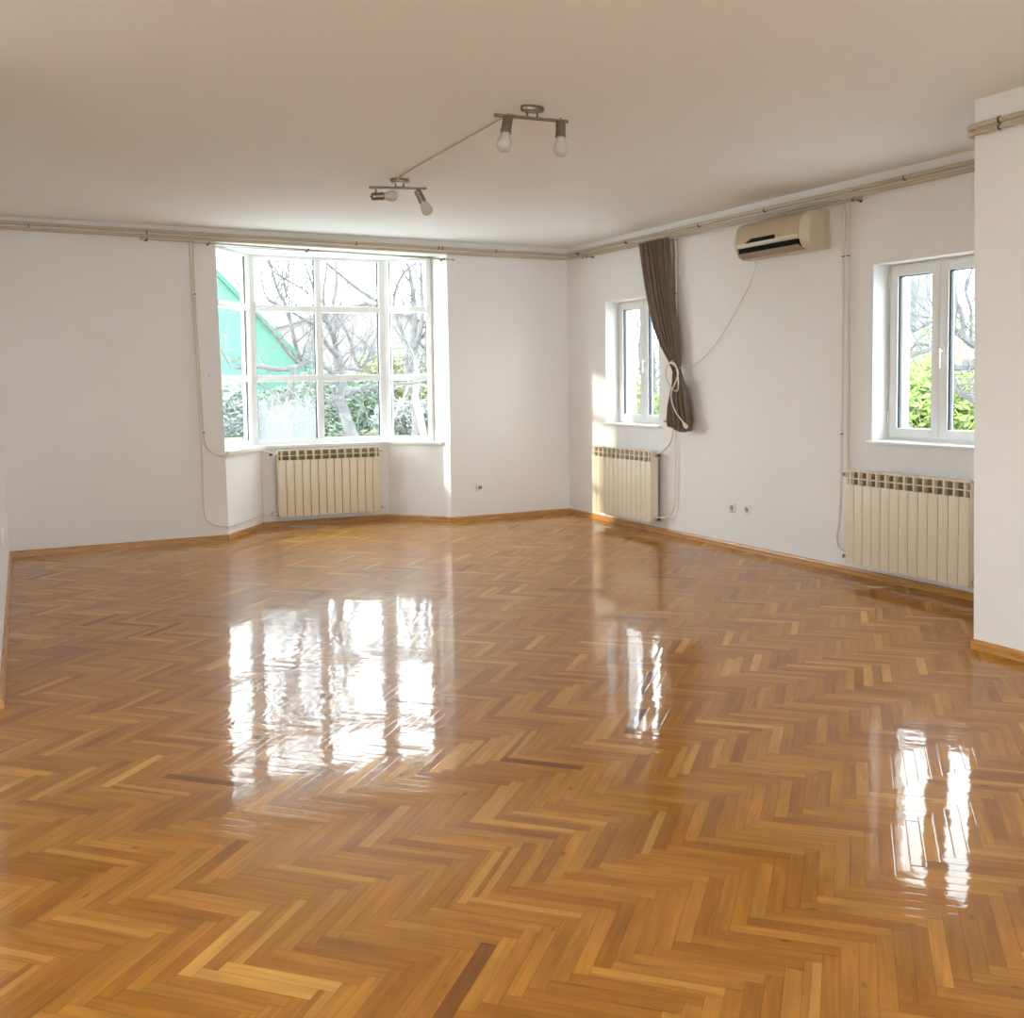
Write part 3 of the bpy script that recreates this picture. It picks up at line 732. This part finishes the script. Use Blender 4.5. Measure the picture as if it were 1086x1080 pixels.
for v in [g for g in r['geom'] if isinstance(g, bmesh.types.BMVert)]: v.co.x += .007
link('display_strip', b, M['black'], t)
for z in (.09, .13, .17):
    b = bmesh.new(); lathe(b, [(.005, 0), (.005, .0035), (.003, .004)], aim((-.024, -hwid+.0042, z), (0, -1, 0)), 10)
    link('screw', b, M['brass'], t, smooth=True)
b = bmesh.new(); lathe(b, [(.004, 0), (.004, .002)], aim((-.2005, -hwid+.05, .088), (-1, 0, 0)), 10)
link('indicator', b, M['black'], t)

# power cord: from the unit, slung round the curtain, plug end hanging
bm = bmesh.new()
pa = [(-.07, -3.13, 2.372), (-.04, -3.10, 2.32), (-.022, -2.967, 2.145), (-.020, -2.66, 1.815), (-.022, -2.42, 1.63), (-.05, -2.25, 1.545), (-.115, -2.17, 1.53)]
tube(bm, smooth_path(pa, 6), .0048, 8)
link_cord = link('power_cord', bm, M['cord'], smooth=True)
tag(link_cord, 'white power cord sagging from the air conditioner to the curtain and looped round it', 'cord')
bm = bmesh.new()
ring = []
for i in range(0, 37):
    a = 2*PI*i/36
    ring.append((-.150-.012*math.cos(a*2), -2.125+.092*math.cos(a)+.015*math.sin(a), 1.455+.125*math.sin(a)+.02*math.cos(a)))
tube(bm, ring, .0065, 8)
tube(bm, smooth_path([(-.085, -2.045, 1.60), (-.14, -2.07, 1.585), (-.150, -2.15, 1.555), (-.155, -2.21, 1.49), (-.160, -2.17, 1.40), (-.160, -2.115, 1.335)], 5), .006, 8)
link('cord_loop', bm, M['cord'], link_cord, smooth=True)
bm = bmesh.new(); tube(bm, smooth_path([(-.155, -2.115, 1.34), (-.168, -2.12, 1.27), (-.165, -2.18, 1.15), (-.150, -2.29, 1.045)], 6), .006, 8)
link('cord_tail', bm, M['cord'], link_cord, smooth=True)
bm = bmesh.new(); lathe(bm, [(.008, 0), (.016, .012), (.020, .035), (.018, .048)], aim((-.150, -2.285, 1.05), (.0, -.6, -.6)), 14)
for s_ in (-.009, .009):
    tube(bm, [Vector((-.150+s_, -2.285, 1.05))+Vector((0, -.6, -.6)).normalized()*.046, Vector((-.150+s_, -2.285, 1.05))+Vector((0, -.6, -.6)).normalized()*.066], .0024, 6)
link('plug', bm, M['cord'], link_cord, smooth=True)

# ------------------------------------------------------------------ sockets and small wall things
def socket(loc, rz, label, one=True):
    t = empty('wall_socket', loc, rz, label, 'socket', 'white wall sockets')     # local: room at -y
    b = bmesh.new(); box(b, -.041, .041, -.010, 0, -.041, .041, .004); link('plate', b, M['socket'], t, smooth=True)
    b = bmesh.new(); lathe(b, [(.0, -.0), (.0205, .0), (.0205, .0015), (.017, .0015), (.016, -.001), (.0, -.001)][1:5], aim((0, -.010, 0), (0, -1, 0)), 20)
    link('well', b, M['socket_hole'], t, smooth=True)
    for s_ in (-.0095, .0095):
        b = bmesh.new(); tube(b, [(s_, -.0105, 0), (s_, -.0122, 0)], .003, 8); link('contact_hole', b, M['black'], t)
    return t
socket((-1.068, -.001, .342), 0, 'single white socket on the back wall between the bay and the corner')
socket((-.001, -2.765, .347), -PI/2, 'white socket of the pair, farther from the alcove')
socket((-.001, -2.958, .350), -PI/2, 'white socket of the pair, nearer to the alcove')
b = bmesh.new(); box(b, 0, .016, -.07, .07, -.045, .045, .003)
o = link('cover_plate', b, M['socket'], smooth=True, loc=(-5.4845, -2.25, .47)); o.rotation_euler.z = -.022
tag(o, 'small white cover plate low on the side wall', 'cover plate')
b = bmesh.new(); tube(b, [(-3.754, 0, 1.51), (-3.754, -.012, 1.51), (-3.754, -.016, 1.525)], .003, 8); box(b, -3.758, -3.750, -.003, 0, 1.495, 1.53)
tag(link('wall_hook', b, M['brass'], smooth=True), 'small metal hook on the wall strip beside the bay opening', 'hook')

# ------------------------------------------------------------------ ceiling spotlights
def spotlight(label, can, pA, pB, holders):
    t = empty('ceiling_spotlight', (can[0], can[1], H), 0, label, 'ceiling light', 'twin ceiling spotlights')
    O = Vector((can[0], can[1], H)); pA = Vector(pA)-O; pB = Vector(pB)-O; d = (pB-pA).normalized(); ang = math.atan2(d.y, d.x)
    b = bmesh.new()
    R_ = Matrix.Rotation(ang, 4, 'Z') @ Matrix.Scale(1.9, 4, (1, 0, 0))
    lathe(b, [(.033, 0), (.034, -.006), (.034, -.022), (.030, -.028), (.012, -.029)], R_, 28)
    link('canopy', b, M['nickel'], t, smooth=True)
    b = bmesh.new(); tube(b, [pA, pB], .0085, 12); link('bar', b, M['nickel'], t, smooth=True)
    for s in (-.028, .028):
        b = bmesh.new(); c = d*s; zb = pA.z; tube(b, [(c.x, c.y, -.027), (c.x, c.y, zb+.004)], .006, 10)
        link('stem', b, M['nickel'], t, smooth=True)
    for f_, dr, drop in holders:
        p = pA+(pB-pA)*f_; dr = Vector(dr).normalized()
        b = bmesh.new(); q = p+Vector((0, 0, -drop)); tube(b, [p, q], .006, 10)
        box(b, q.x-.008, q.x+.008, q.y-.008, q.y+.008, q.z-.012, q.z+.006, .002)
        s = link('arm', b, M['nickel'], t, smooth=True)
        c0 = q - dr*.030 - Vector((0, 0, .014)); K_ = 1.22
        b = bmesh.new(); lathe(b, [(r_*K_, z_*K_*.92) for r_, z_ in [(.012, -.004), (.020, 0), (.0215, .006), (.0215, .058), (.0235, .064), (.0235, .074), (.019, .074)]], aim(c0, dr), 20)
        tube(b, [c0-dr*.016, c0], .004, 8)
        h = link('lamp_holder', b, M['nickel'], t, smooth=True)
        b = bmesh.new(); lathe(b, [(r_*K_*1.04, z_*K_*.92) for r_, z_ in [(.0165, .060), (.018, .080), (.0215, .092), (.028, .110), (.0305, .128), (.029, .143), (.022, .155), (.010, .161), (.002, .162)]], aim(c0, dr), 24)
        link('bulb', b, M['bulb'], h, smooth=True)
    return t
spotlight('larger looking twin spotlight bar, nearer the viewer, both bulbs pointing down', (-2.975, -4.84), (-3.19, -4.835, 2.775), (-2.785, -4.875, 2.775), [(.17, (-.18, .0, -1), .018), (.90, (.0, .02, -1), .016)])
spotlight('twin spotlight bar nearer the bay window, one bulb turned sideways', (-2.935, -2.79), (-3.145, -2.75, 2.775), (-2.765, -2.865, 2.775), [(.12, (1, -.05, .10), .048), (.87, (.55, 0, -1), .030)])
bm = bmesh.new(); tube(bm, smooth_path([(-3.045, -4.79, 2.80), (-3.04, -4.70, 2.822), (-3.02, -4.5, 2.834), (-3.0, -3.6, 2.834), (-2.975, -2.95, 2.834), (-2.96, -2.82, 2.822)], 6), .0045, 8)
tag(link('ceiling_cable', bm, M['cable'], smooth=True), 'thin grey cable along the ceiling joining the two spotlights', 'cable')

# ================================================================== outside
GZ = -0.15
bm = bmesh.new()
xs = [-60+i*4 for i in range(41)]; ys = [-20+i*4 for i in range(26)]
gv = [[bm.verts.new((x, y, GZ + .05*noise.noise(Vector((x*.2, y*.2, 0))))) for x in xs] for y in ys]
for a, b in zip(gv, gv[1:]):
    for i in range(len(xs)-1): bm.faces.new((a[i], a[i+1], b[i+1], b[i]))
for f in bm.faces: f.smooth = True
o = link('lawn', bm, M['lawn']); tag(o, 'pale green lawn of the garden outside the windows', 'lawn', kind=S)

for nm, x0, x1, y0, y1, lab in (('yard_reflector', -14, 7, 1.3, 12, 'unseen pale slab added outside the bay window to bounce daylight'), ('side_reflector', .8, 7, -14, 1.3, 'unseen pale slab added along the right wall to bounce daylight'), ('rear_reflector', -16, .4, -22, -13.3, 'unseen pale slab added behind the viewer to bounce daylight'), ('side_room_reflector', -16, -8.8, -13.3, 1.3, 'unseen pale slab added outside the side room to bounce daylight')):  # unseen ground slabs added to throw daylight up at the ceiling
    bm = bmesh.new(); box(bm, x0, x1, y0, y1, GZ-.1, GZ+.07); tag(link(nm, bm, M['reflector']), lab, 'reflector', kind=S)
def branchy(bm, p, d, r, length, depth, rg, up=.25, n=5):
    pts = [Vector(p)]; rs = [r]; d = Vector(d).normalized(); steps = 6
    for i in range(steps):
        d = (d + Vector((rg.gauss(0, .13), rg.gauss(0, .13), rg.gauss(.02, .12)+up*.12))).normalized()
        pts.append(pts[-1]+d*length/steps); rs.append(max(.0035, r*(1-(i+1)/steps*.75)))
    tube(bm, pts, rs, n, caps=False)
    if depth > 0:
        for i in range(1, steps+1):
            for _ in range(1 if rg.random() < .75 else 2):
                a = rg.uniform(.4, 1.0); ax = d.orthogonal().normalized()
                ax.rotate(Matrix.Rotation(rg.random()*2*PI, 3, d))
                nd = (d*math.cos(a)+ax*math.sin(a)+Vector((0, 0, up*.4))).normalized()
                branchy(bm, pts[i], nd, rs[i]*.6, length*rg.uniform(.45, .7), depth-1, rg, up, 4)
def tree(name, label, limbs, m, seed, twig=True, cat='tree', group=None, tl=1.1, tr=.012, every=2, depth=1, rk=.68):
    """limbs: lists of (x, y, photo-plane depth Y, radius); each limb is a tapered, slightly wavering tube in 3-D"""
    rg = random.Random(seed); bm = bmesh.new(); tw = bmesh.new(); allp = []
    for L in limbs:
        pts = smooth_path([at(x, y, Y) for x, y, Y, r in L], 4); n = len(pts); rs = []
        for i in range(n):
            q = i/(n-1)*(len(L)-1); a = int(min(q, len(L)-2)); f = q-a; rs.append((L[a][3]*(1-f)+L[a+1][3]*f)*rk)
        pts = [p+Vector((noise.noise(p*1.7), noise.noise(p*1.7+Vector((9, 0, 0))), noise.noise(p*1.7+Vector((0, 9, 0)))))*.03 for p in pts]
        tube(bm, pts, rs, 8, caps=True); allp.append((pts, rs))
    o = link(name, bm, m, smooth=True); tag(o, label, cat, group)
    if twig:
        for pts, rs in allp:
            for i in range(2, len(pts), every):
                if rs[i] > .16: continue
                t_ = (pts[min(i+1, len(pts)-1)]-pts[i-1]).normalized(); ax = t_.orthogonal().normalized(); ax.rotate(Matrix.Rotation(rg.random()*2*PI, 3, t_))
                branchy(tw, pts[i], t_*.5+ax*.9+Vector((0, 0, .35)), min(tr, rs[i]*.6), tl*rg.uniform(.6, 1.3), depth, rg)
        q = link('twigs', tw, m, o); 
    return o

# main bare tree behind the middle of the bay
Y = 5.6
tree('bare_tree', 'leaning bare tree with a thick forked trunk close behind the bay window', [
    [(380, 482, Y, .16), (370, 455, Y, .135), (364, 435, Y+.05, .125), (360, 423, Y, .12), (363, 408, Y, .12), (361, 392, Y, .12), (359, 380, Y, .12), (358, 372, Y, .09)],
    [(362, 424, Y, .08), (352, 421, Y-.2, .07), (349, 425, Y-.3, .05)],
    [(359, 377, Y, .08), (347, 366, Y-.4, .055), (338, 352, Y-.8, .045), (326, 340, Y-1.2, .035), (305, 330, Y-1.6, .03), (285, 318, Y-2, .022)],
    [(358, 374, Y, .075), (353, 352, Y+.2, .06), (353, 325, Y+.4, .05), (357, 300, Y+.5, .04), (357, 270, Y+.6, .03), (362, 235, Y+.7, .02)],
    [(354, 358, Y, .055), (345, 335, Y-.2, .045), (343, 310, Y-.3, .035), (347, 285, Y-.4, .028), (345, 255, Y-.4, .02)],
    [(357, 372, Y, .05), (349, 345, Y-.5, .04), (342, 338, Y-.8, .03), (330, 300, Y-1, .022), (318, 262, Y-1.2, .015)],
    [(383, 394, Y+.8, .05), (376, 380, Y+.7, .04), (371, 362, Y+.6, .035), (363, 345, Y+.5, .03), (357, 333, Y+.4, .02)],
    [(383, 394, Y+.8, .05), (391, 377, Y+.7, .035), (397, 362, Y+.8, .03), (405, 340, Y+.9, .022), (409, 310, Y+1, .014)],
    [(363, 420, Y, .09), (369, 414, Y+.2, .085), (378, 413, Y+.4, .075), (390, 411, Y+.6, .065), (404, 411, Y+.8, .055), (420, 408, Y+1, .045), (440, 406, Y+1.1, .035), (462, 400, Y+1.2, .025)],
    [(371, 419, Y+.3, .03), (381, 426, Y+.5, .025), (388, 437, Y+.7, .022), (391, 452, Y+.9, .02)],
    [(336, 268, Y-.3, .025), (349, 281, Y-.2, .03), (361, 292, Y, .035), (377, 305, Y+.2, .045), (394, 316, Y+.4, .05), (412, 326, Y+.6, .045)],
    [(355, 405, Y, .03), (340, 411, Y-.3, .03), (325, 408, Y-.5, .02)],
    [(362, 390, Y, .05), (380, 392, Y+.4, .045), (384, 394, Y+.8, .045)],
], M['bark'], 3, tl=1.0, tr=.012, every=4, depth=1)

Y = 4.2
tree('bare_tree', 'spreading bare tree with long thin branches outside the left half of the bay window', [
    [(250, 392, Y-.6, .03), (274, 390, Y-.3, .045), (295, 391.5, Y, .05), (312, 391, Y+.1, .05), (322, 386, Y+.3, .05), (332, 384, Y+.5, .05), (345, 390, Y+.9, .05), (359, 396, 5.6, .06)],
    [(322, 388, Y+.3, .05), (316, 375, Y+.2, .045), (310, 352, Y, .04), (306, 332, Y-.1, .035), (298, 315, Y-.2, .033), (292, 298, Y-.3, .03), (285, 270, Y-.4, .025), (281, 240, Y-.5, .015)],
    [(318, 388, Y+.2, .045), (303, 370, Y-.1, .035), (289, 354, Y-.4, .03), (275, 338, Y-.6, .025), (262, 316, Y-.8, .02), (246, 294, Y-1, .016), (236, 268, Y-1.1, .012)],
    [(308, 344, Y, .025), (302, 325, Y, .022), (306, 305, Y, .02), (306, 285, Y+.1, .018), (303, 255, Y+.2, .012)],
    [(326, 312, Y+.6, .022), (310, 300, Y+.3, .022), (297, 292, Y, .02), (288, 284, Y-.1, .015), (276, 262, Y-.2, .01)],
    [(331, 300, Y+.4, .018), (320, 288, Y+.3, .016), (312, 272, Y+.2, .014), (308, 250, Y+.1, .01)],
    [(300, 330, Y, .025), (284, 318, Y-.2, .02), (278, 295, Y-.3, .018), (277, 262, Y-.4, .012)],
    [(311, 407, Y, .05), (307, 415, Y, .05), (300, 420, Y-.1, .045), (292, 424, Y-.2, .04), (283, 428, Y-.3, .03)],
    [(245, 392, Y-.6, .02), (238, 378, Y-.8, .015), (232, 366, Y-1, .012), (224, 350, Y-1.1, .01)],
    [(320, 380, Y+.4, .03), (330, 360, Y+.8, .025), (333, 345, Y+1, .02), (322, 322, Y+1.1, .015)],
    [(312, 391, Y+.1, .06), (308, 410, Y+.1, .06), (303, 440, Y+.1, .07), (300, 478, Y+.1, .08)],
], M['bark'], 5, tl=1.0, tr=.011, every=4, depth=1)

Y = 10.5
tree('bare_tree', 'upright bare tree with several straight stems behind the bay end nearest the room corner', [
    [(440, 470, Y, .11), (440, 440, Y, .11), (439, 400, Y, .12), (438, 370, Y, .12), (439, 340, Y, .10), (439, 315, Y, .085), (434, 290, Y, .06), (429, 262, Y, .04)],
    [(437, 375, Y, .10), (430, 362, Y+.2, .07), (422, 342, Y+.3, .055), (418, 325, Y+.3, .05), (420, 305, Y+.2, .04), (428, 290, Y+.1, .035), (444, 276, Y, .03), (455, 266, Y, .02)],
    [(440, 372, Y, .09), (446, 350, Y-.3, .07), (448, 330, Y-.4, .065), (447, 300, Y-.5, .055), (445, 270, Y-.6, .04)],
    [(441, 368, Y, .05), (449, 356, Y-.2, .04), (455, 350, Y-.3, .03), (468, 343, Y-.4, .02)],
    [(444, 362, Y, .05), (452, 372, Y+.2, .035), (456, 388, Y+.3, .03), (452, 398, Y+.3, .02)],
    [(432, 371, Y-.3, .07), (430, 380, Y-.3, .07), (432, 393, Y-.2, .06), (434, 405, Y-.1, .06)],
], M['bark'], 8, tl=1.9, tr=.018, every=2, depth=1)
Y = 7.5
tree('bare_tree', 'pale barked young tree leaning in front of the hedge by the bay end', [
    [(452, 470, Y, .10), (447, 450, Y, .10), (441, 425, Y, .095), (442, 413, Y, .09), (443, 398, Y, .08), (441, 380, Y, .05)],
    [(417, 444, Y, .03), (422, 430, Y, .035), (428, 420, Y, .03), (433, 408, Y, .025), (436, 395, Y, .02)],
    [(420, 409, Y, .035), (434, 406, Y, .04), (446, 408, Y, .04), (460, 411, Y, .03)],
], M['pale_bark'], 9, tl=.5, tr=.007, every=3, depth=0)

# trees seen through the casement windows: given by real positions
def tree_at(name, label, limbs, m, seed, **k):
    global at
    rg = random.Random(seed); bm = bmesh.new(); tw = bmesh.new(); tl = k.get('tl', 1.2); tr = k.get('tr', .012)
    for L in limbs:
        pts = smooth_path([p[:3] for p in L], 4); n = len(pts); rs = []
        for i in range(n):
            q = i/(n-1)*(len(L)-1); a = int(min(q, len(L)-2)); f = q-a; rs.append(L[a][3]*(1-f)+L[a+1][3]*f)
        tube(bm, pts, rs, 8)
        for i in range(1, len(pts), k.get('every', 2)):
            if rs[i] > .12: continue
            t_ = (pts[min(i+1, n-1)]-pts[i-1]).normalized(); ax = t_.orthogonal().normalized(); ax.rotate(Matrix.Rotation(rg.random()*2*PI, 3, t_))
            branchy(tw, pts[i], t_*.5+ax*.9+Vector((0, 0, .35)), min(tr, rs[i]*.6), tl*rg.uniform(.6, 1.3), 1, rg)
    o = link(name, bm, m, smooth=True); tag(o, label, 'tree'); link('twigs', tw, m, o); return o
def atd(x, y, D):      # pixel + distance along the view axis
    d = FWD + RGT*((x-PPX)/FPX) - UPV*((y-PPY)/FPX); return CAM + d*D
def q4(x, y, D, r): p = atd(x, y, D); return (p.x, p.y, p.z, r)
tree_at('bare_tree', 'crooked grey tree with a thick low bough outside the alcove window', [
    [q4(1075, 520, 13.5, .15), q4(1058, 440, 13.3, .14), q4(1050, 395, 13.2, .13), q4(1052, 372, 13.2, .10)],
    [q4(1052, 392, 13.2, .08), q4(1034, 387, 13.1, .075), q4(1018, 388, 13, .07), q4(1006, 386, 12.9, .06), q4(995, 370, 12.9, .05), q4(982, 372, 12.9, .032), q4(965, 379, 12.9, .025), q4(952, 389, 12.9, .018)],
    [q4(1054, 374, 13.2, .07), q4(1034, 366, 13.1, .06), q4(1020, 356, 13, .05), q4(1008, 346, 13, .035), q4(998, 338, 13, .03), q4(985, 343, 13, .02), q4(968, 352, 13, .015)],
    [q4(1008, 398, 13, .05), q4(1014, 412, 13, .045), q4(1022, 418, 13, .045), q4(1034, 425, 13, .05), q4(1048, 436, 13.1, .05)],
    [q4(1022, 356, 13, .03), q4(1020, 335, 12.9, .028), q4(1014, 318, 12.9, .024), q4(1012, 295, 12.9, .02), q4(1006, 268, 12.9, .012)],
    [q4(1030, 360, 13, .025), q4(1030, 330, 13, .02), q4(1024, 305, 13, .02), q4(1034, 280, 13, .014)],
    [q4(1003, 386, 12.9, .03), q4(1002, 365, 12.8, .025), q4(1010, 350, 12.8, .02), q4(1016, 330, 12.8, .014)],
    [q4(985, 366, 13, .025), q4(970, 366, 13, .02), q4(956, 385, 13, .014), q4(948, 400, 13, .01)],
], M['bark'], 21, tl=.9, tr=.010, every=2)

tree_at('bare_tree', 'thin bare tree glimpsed through the small window beside the curtain', [
    [q4(690, 470, 14, .06), q4(689, 440, 14, .05), q4(693, 400, 14, .045), q4(690, 360, 14, .035), q4(694, 320, 14, .02)],
    [q4(690, 430, 14, .03), q4(682, 405, 14, .025), q4(678, 380, 14, .02), q4(680, 340, 14, .012)],
], M['bark'], 31, tl=1.0, tr=.012, every=1)

# ------------------------------------------------------------------ shrubs
def shrub(name, label, c, rx, ry, rz, m, n, leaf, seed, group='garden shrubs'):
    rg = random.Random(seed); bm = bmesh.new()
    for _ in range(n):
        u = Vector((rg.gauss(0, 1), rg.gauss(0, 1), rg.gauss(0, 1))).normalized(); rr = rg.uniform(.45, 1.0)**.6
        lump = 1+.25*noise.noise(u*2.3+Vector((seed, 0, 0)))
        p = Vector((c[0]+u.x*rx*rr*lump, c[1]+u.y*ry*rr*lump, c[2]+rz+u.z*rz*rr*lump))
        if p.z < GZ: p.z = GZ+rg.random()*.1
        s = leaf*rg.uniform(.5, 1.3); a = Vector((rg.gauss(0, 1), rg.gauss(0, 1), rg.gauss(0, 1))).normalized(); b = a.orthogonal().normalized()*.55
        vs = [bm.verts.new(p+a*s), bm.verts.new(p+b*s*.6), bm.verts.new(p-a*s), bm.verts.new(p-b*s*.6)]
        bm.faces.new(vs)
    o = link(name, bm, m); return tag(o, label, 'shrub', group)
def P0(x, D): p = atd(x, 440, D); return (p.x, p.y, GZ)
k = 0
for x, D, rx, rz, mm, lf, lab in [
    (236, 31, 1.2, .9, 'leaf_grey', .10, 'pale grey shrub seen through the narrow side light nearest the plain wall'),
    (262, 33, 1.3, .75, 'leaf_dark', .10, 'muted green shrub behind the misted pane, by the frame post'),
    (292, 32, 1.2, .7, 'leaf_dark', .10, 'muted dark green shrub behind the misted pane, centred in it'),
    (316, 31, 1.1, .8, 'leaf_dark', .10, 'muted green shrub behind the misted pane, by the middle bar'),
    (350, 30, 1.0, 1.05, 'leaf_dark', .10, 'dark green shrub just behind the trunk of the thick forked tree'),
    (380, 31, 1.0, .95, 'leaf_dark', .10, 'muted green shrub on the corner side of the forked trunk'),
    (402, 33, 1.1, 1.3, 'leaf_yellow', .11, 'yellow green shrub behind the corner post of the bay'),
    (425, 33, 1.1, 1.3, 'leaf_yellow', .11, 'yellow green shrub in the narrow side light by the pale young tree'),
    (450, 33, 1.1, 1.3, 'leaf_yellow', .11, 'yellow green shrub at the outer edge of the narrow side light'),
    (428, 30, 1.0, .55, 'leaf_grey', .08, 'low grey shrub in front of the yellow green ones'),
    (452, 30, 1.0, .55, 'leaf_grey', .08, 'low grey shrub at the edge of the lawn, beside the pale young tree')]:
    k += 1
    shrub('garden_shrub', lab, P0(x, D), rx, rx*.45, rz, M[mm], 2600, lf, k)
for x, y, D, r_, mm, lab in [
    (955, 440, 16, .85, 'leaf_green', 'bright green bush outside the alcove window, by its hinge side'),
    (978, 430, 17, .95, 'leaf_green', 'tall bright green bush behind the first sash of the alcove window'),
    (1000, 445, 16, .8, 'leaf_green', 'bright green bush behind the meeting bars of the alcove window'),
    (1025, 425, 17, 1.05, 'leaf_yellow', 'yellow green bush below the thick bough outside the alcove window'),
    (1055, 430, 17, 1.1, 'leaf_yellow', 'yellow green bush half hidden by the projecting wall'),
    (966, 400, 21, 1.0, 'leaf_dark', 'dark green bush rising behind the bright ones in the first sash'),
    (1020, 385, 23, 1.3, 'leaf_green', 'green crown behind the thick bough in the second sash'),
    (680, 432, 19, .6, 'leaf_green', 'small green bush at the foot of the small window view')]:
    k += 1
    p = atd(x, y, D); top = p.z+r_
    shrub('garden_bush', lab, (p.x, p.y, GZ-.1), r_, r_, (top-GZ+.1)/2, M[mm], 2600, .085, k, 'bushes outside the casement windows')

# ------------------------------------------------------------------ buildings outside
def house(name, label, c, ax, wx, wy, h, roof_h, mw, mr, windows=(), gable=True, ov=.25):
    t = empty(name, (c[0], c[1], GZ), ax, label, 'building')
    b = bmesh.new(); box(b, -wx/2, wx/2, -wy/2, wy/2, 0, h)
    if gable:
        for s in (-1, 1):
            y0 = s*wy/2; y1 = s*(wy/2-.2)
            a = [b.verts.new(v) for v in ((-wx/2, y0, h), (wx/2, y0, h), (0, y0, h+roof_h))]; b.faces.new(a)
            a2 = [b.verts.new(v) for v in ((-wx/2, y1, h), (wx/2, y1, h), (0, y1, h+roof_h))]; b.faces.new(a2)
    link('wall', b, mw, t)
    b = bmesh.new()
    if gable:
        for s in (-1, 1):
            n = Vector((s*roof_h, 0, wx/2)).normalized()*.14
            q = [Vector((0, -wy/2-ov, h+roof_h)), Vector((s*(wx/2+ov), -wy/2-ov, h-ov*roof_h/(wx/2))), Vector((s*(wx/2+ov), wy/2+ov, h-ov*roof_h/(wx/2))), Vector((0, wy/2+ov, h+roof_h))]
            va = [b.verts.new(v) for v in q]; vb = [b.verts.new(v+n) for v in q]
            b.faces.new(va); b.faces.new(vb)
            for i in range(4): b.faces.new((va[i], va[(i+1) % 4], vb[(i+1) % 4], vb[i]))
    else: box(b, -wx/2-ov, wx/2+ov, -wy/2-ov, wy/2+ov, h, h+.25)
    link('roof', b, mr, t)
    for x, z, ww, hh in windows:
        b = bmesh.new(); box(b, x-ww/2, x+ww/2, -wy/2-.05, -wy/2+.02, z, z+hh)
        f = link('window', b, M['house'], t)
        b = bmesh.new()
        for i in range(2):
            for j in range(3):
                u0 = x-ww/2+.08+i*(ww-.08)/2; z0 = z+.08+j*(hh-.08)/3
                box(b, u0, u0+(ww-.08)/2-.08, -wy/2-.07, -wy/2-.045, z0, z0+(hh-.08)/3-.08)
        link('pane', b, M['house_glass'], f)
    return t
p = at(220, 283, 23.2); e = at(333, 399, 23.2)
house('green_building', 'mint green gabled building beyond the garden, behind the bay window', (p.x, 25.7), 0, 2*(e.x-p.x), 5, e.z-GZ, p.z-e.z, M['mint'], M['mint_roof'], ov=.12)
p = at(368, 360, 55)
house('pink_building', 'faint pale pink house far behind the thick forked tree', (p.x, 55), 0.0, 12, 8, 4.8, 1.7, M['pink'], M['house_roof'], [(-3.5, 2.4, 1.2, 1.5), (0, 2.4, 1.2, 1.5), (3.5, 2.4, 1.2, 1.5)])
# white neighbours seen through the casements
p = atd(890, 350, 26); d = math.atan2(RGT.y, RGT.x)
house('white_building', 'tall white house with a mullioned window, seen through the alcove window', (p.x+FWD.x*3, p.y+FWD.y*3), d, 4.6, 6, 8.0, 0, M['house'], M['house_roof'], [(1.75, 2.9, .5, 1.15), (1.75, 4.25, .5, 1.15)], gable=False)
p = atd(652, 380, 24)
house('white_building', 'plain white building edge filling one side of the small window', (p.x+FWD.x*3-RGT.x*1.6, p.y+FWD.y*3-RGT.y*1.6), d, 4.1, 5, 9, 0, M['house'], M['house_roof'], gable=False)
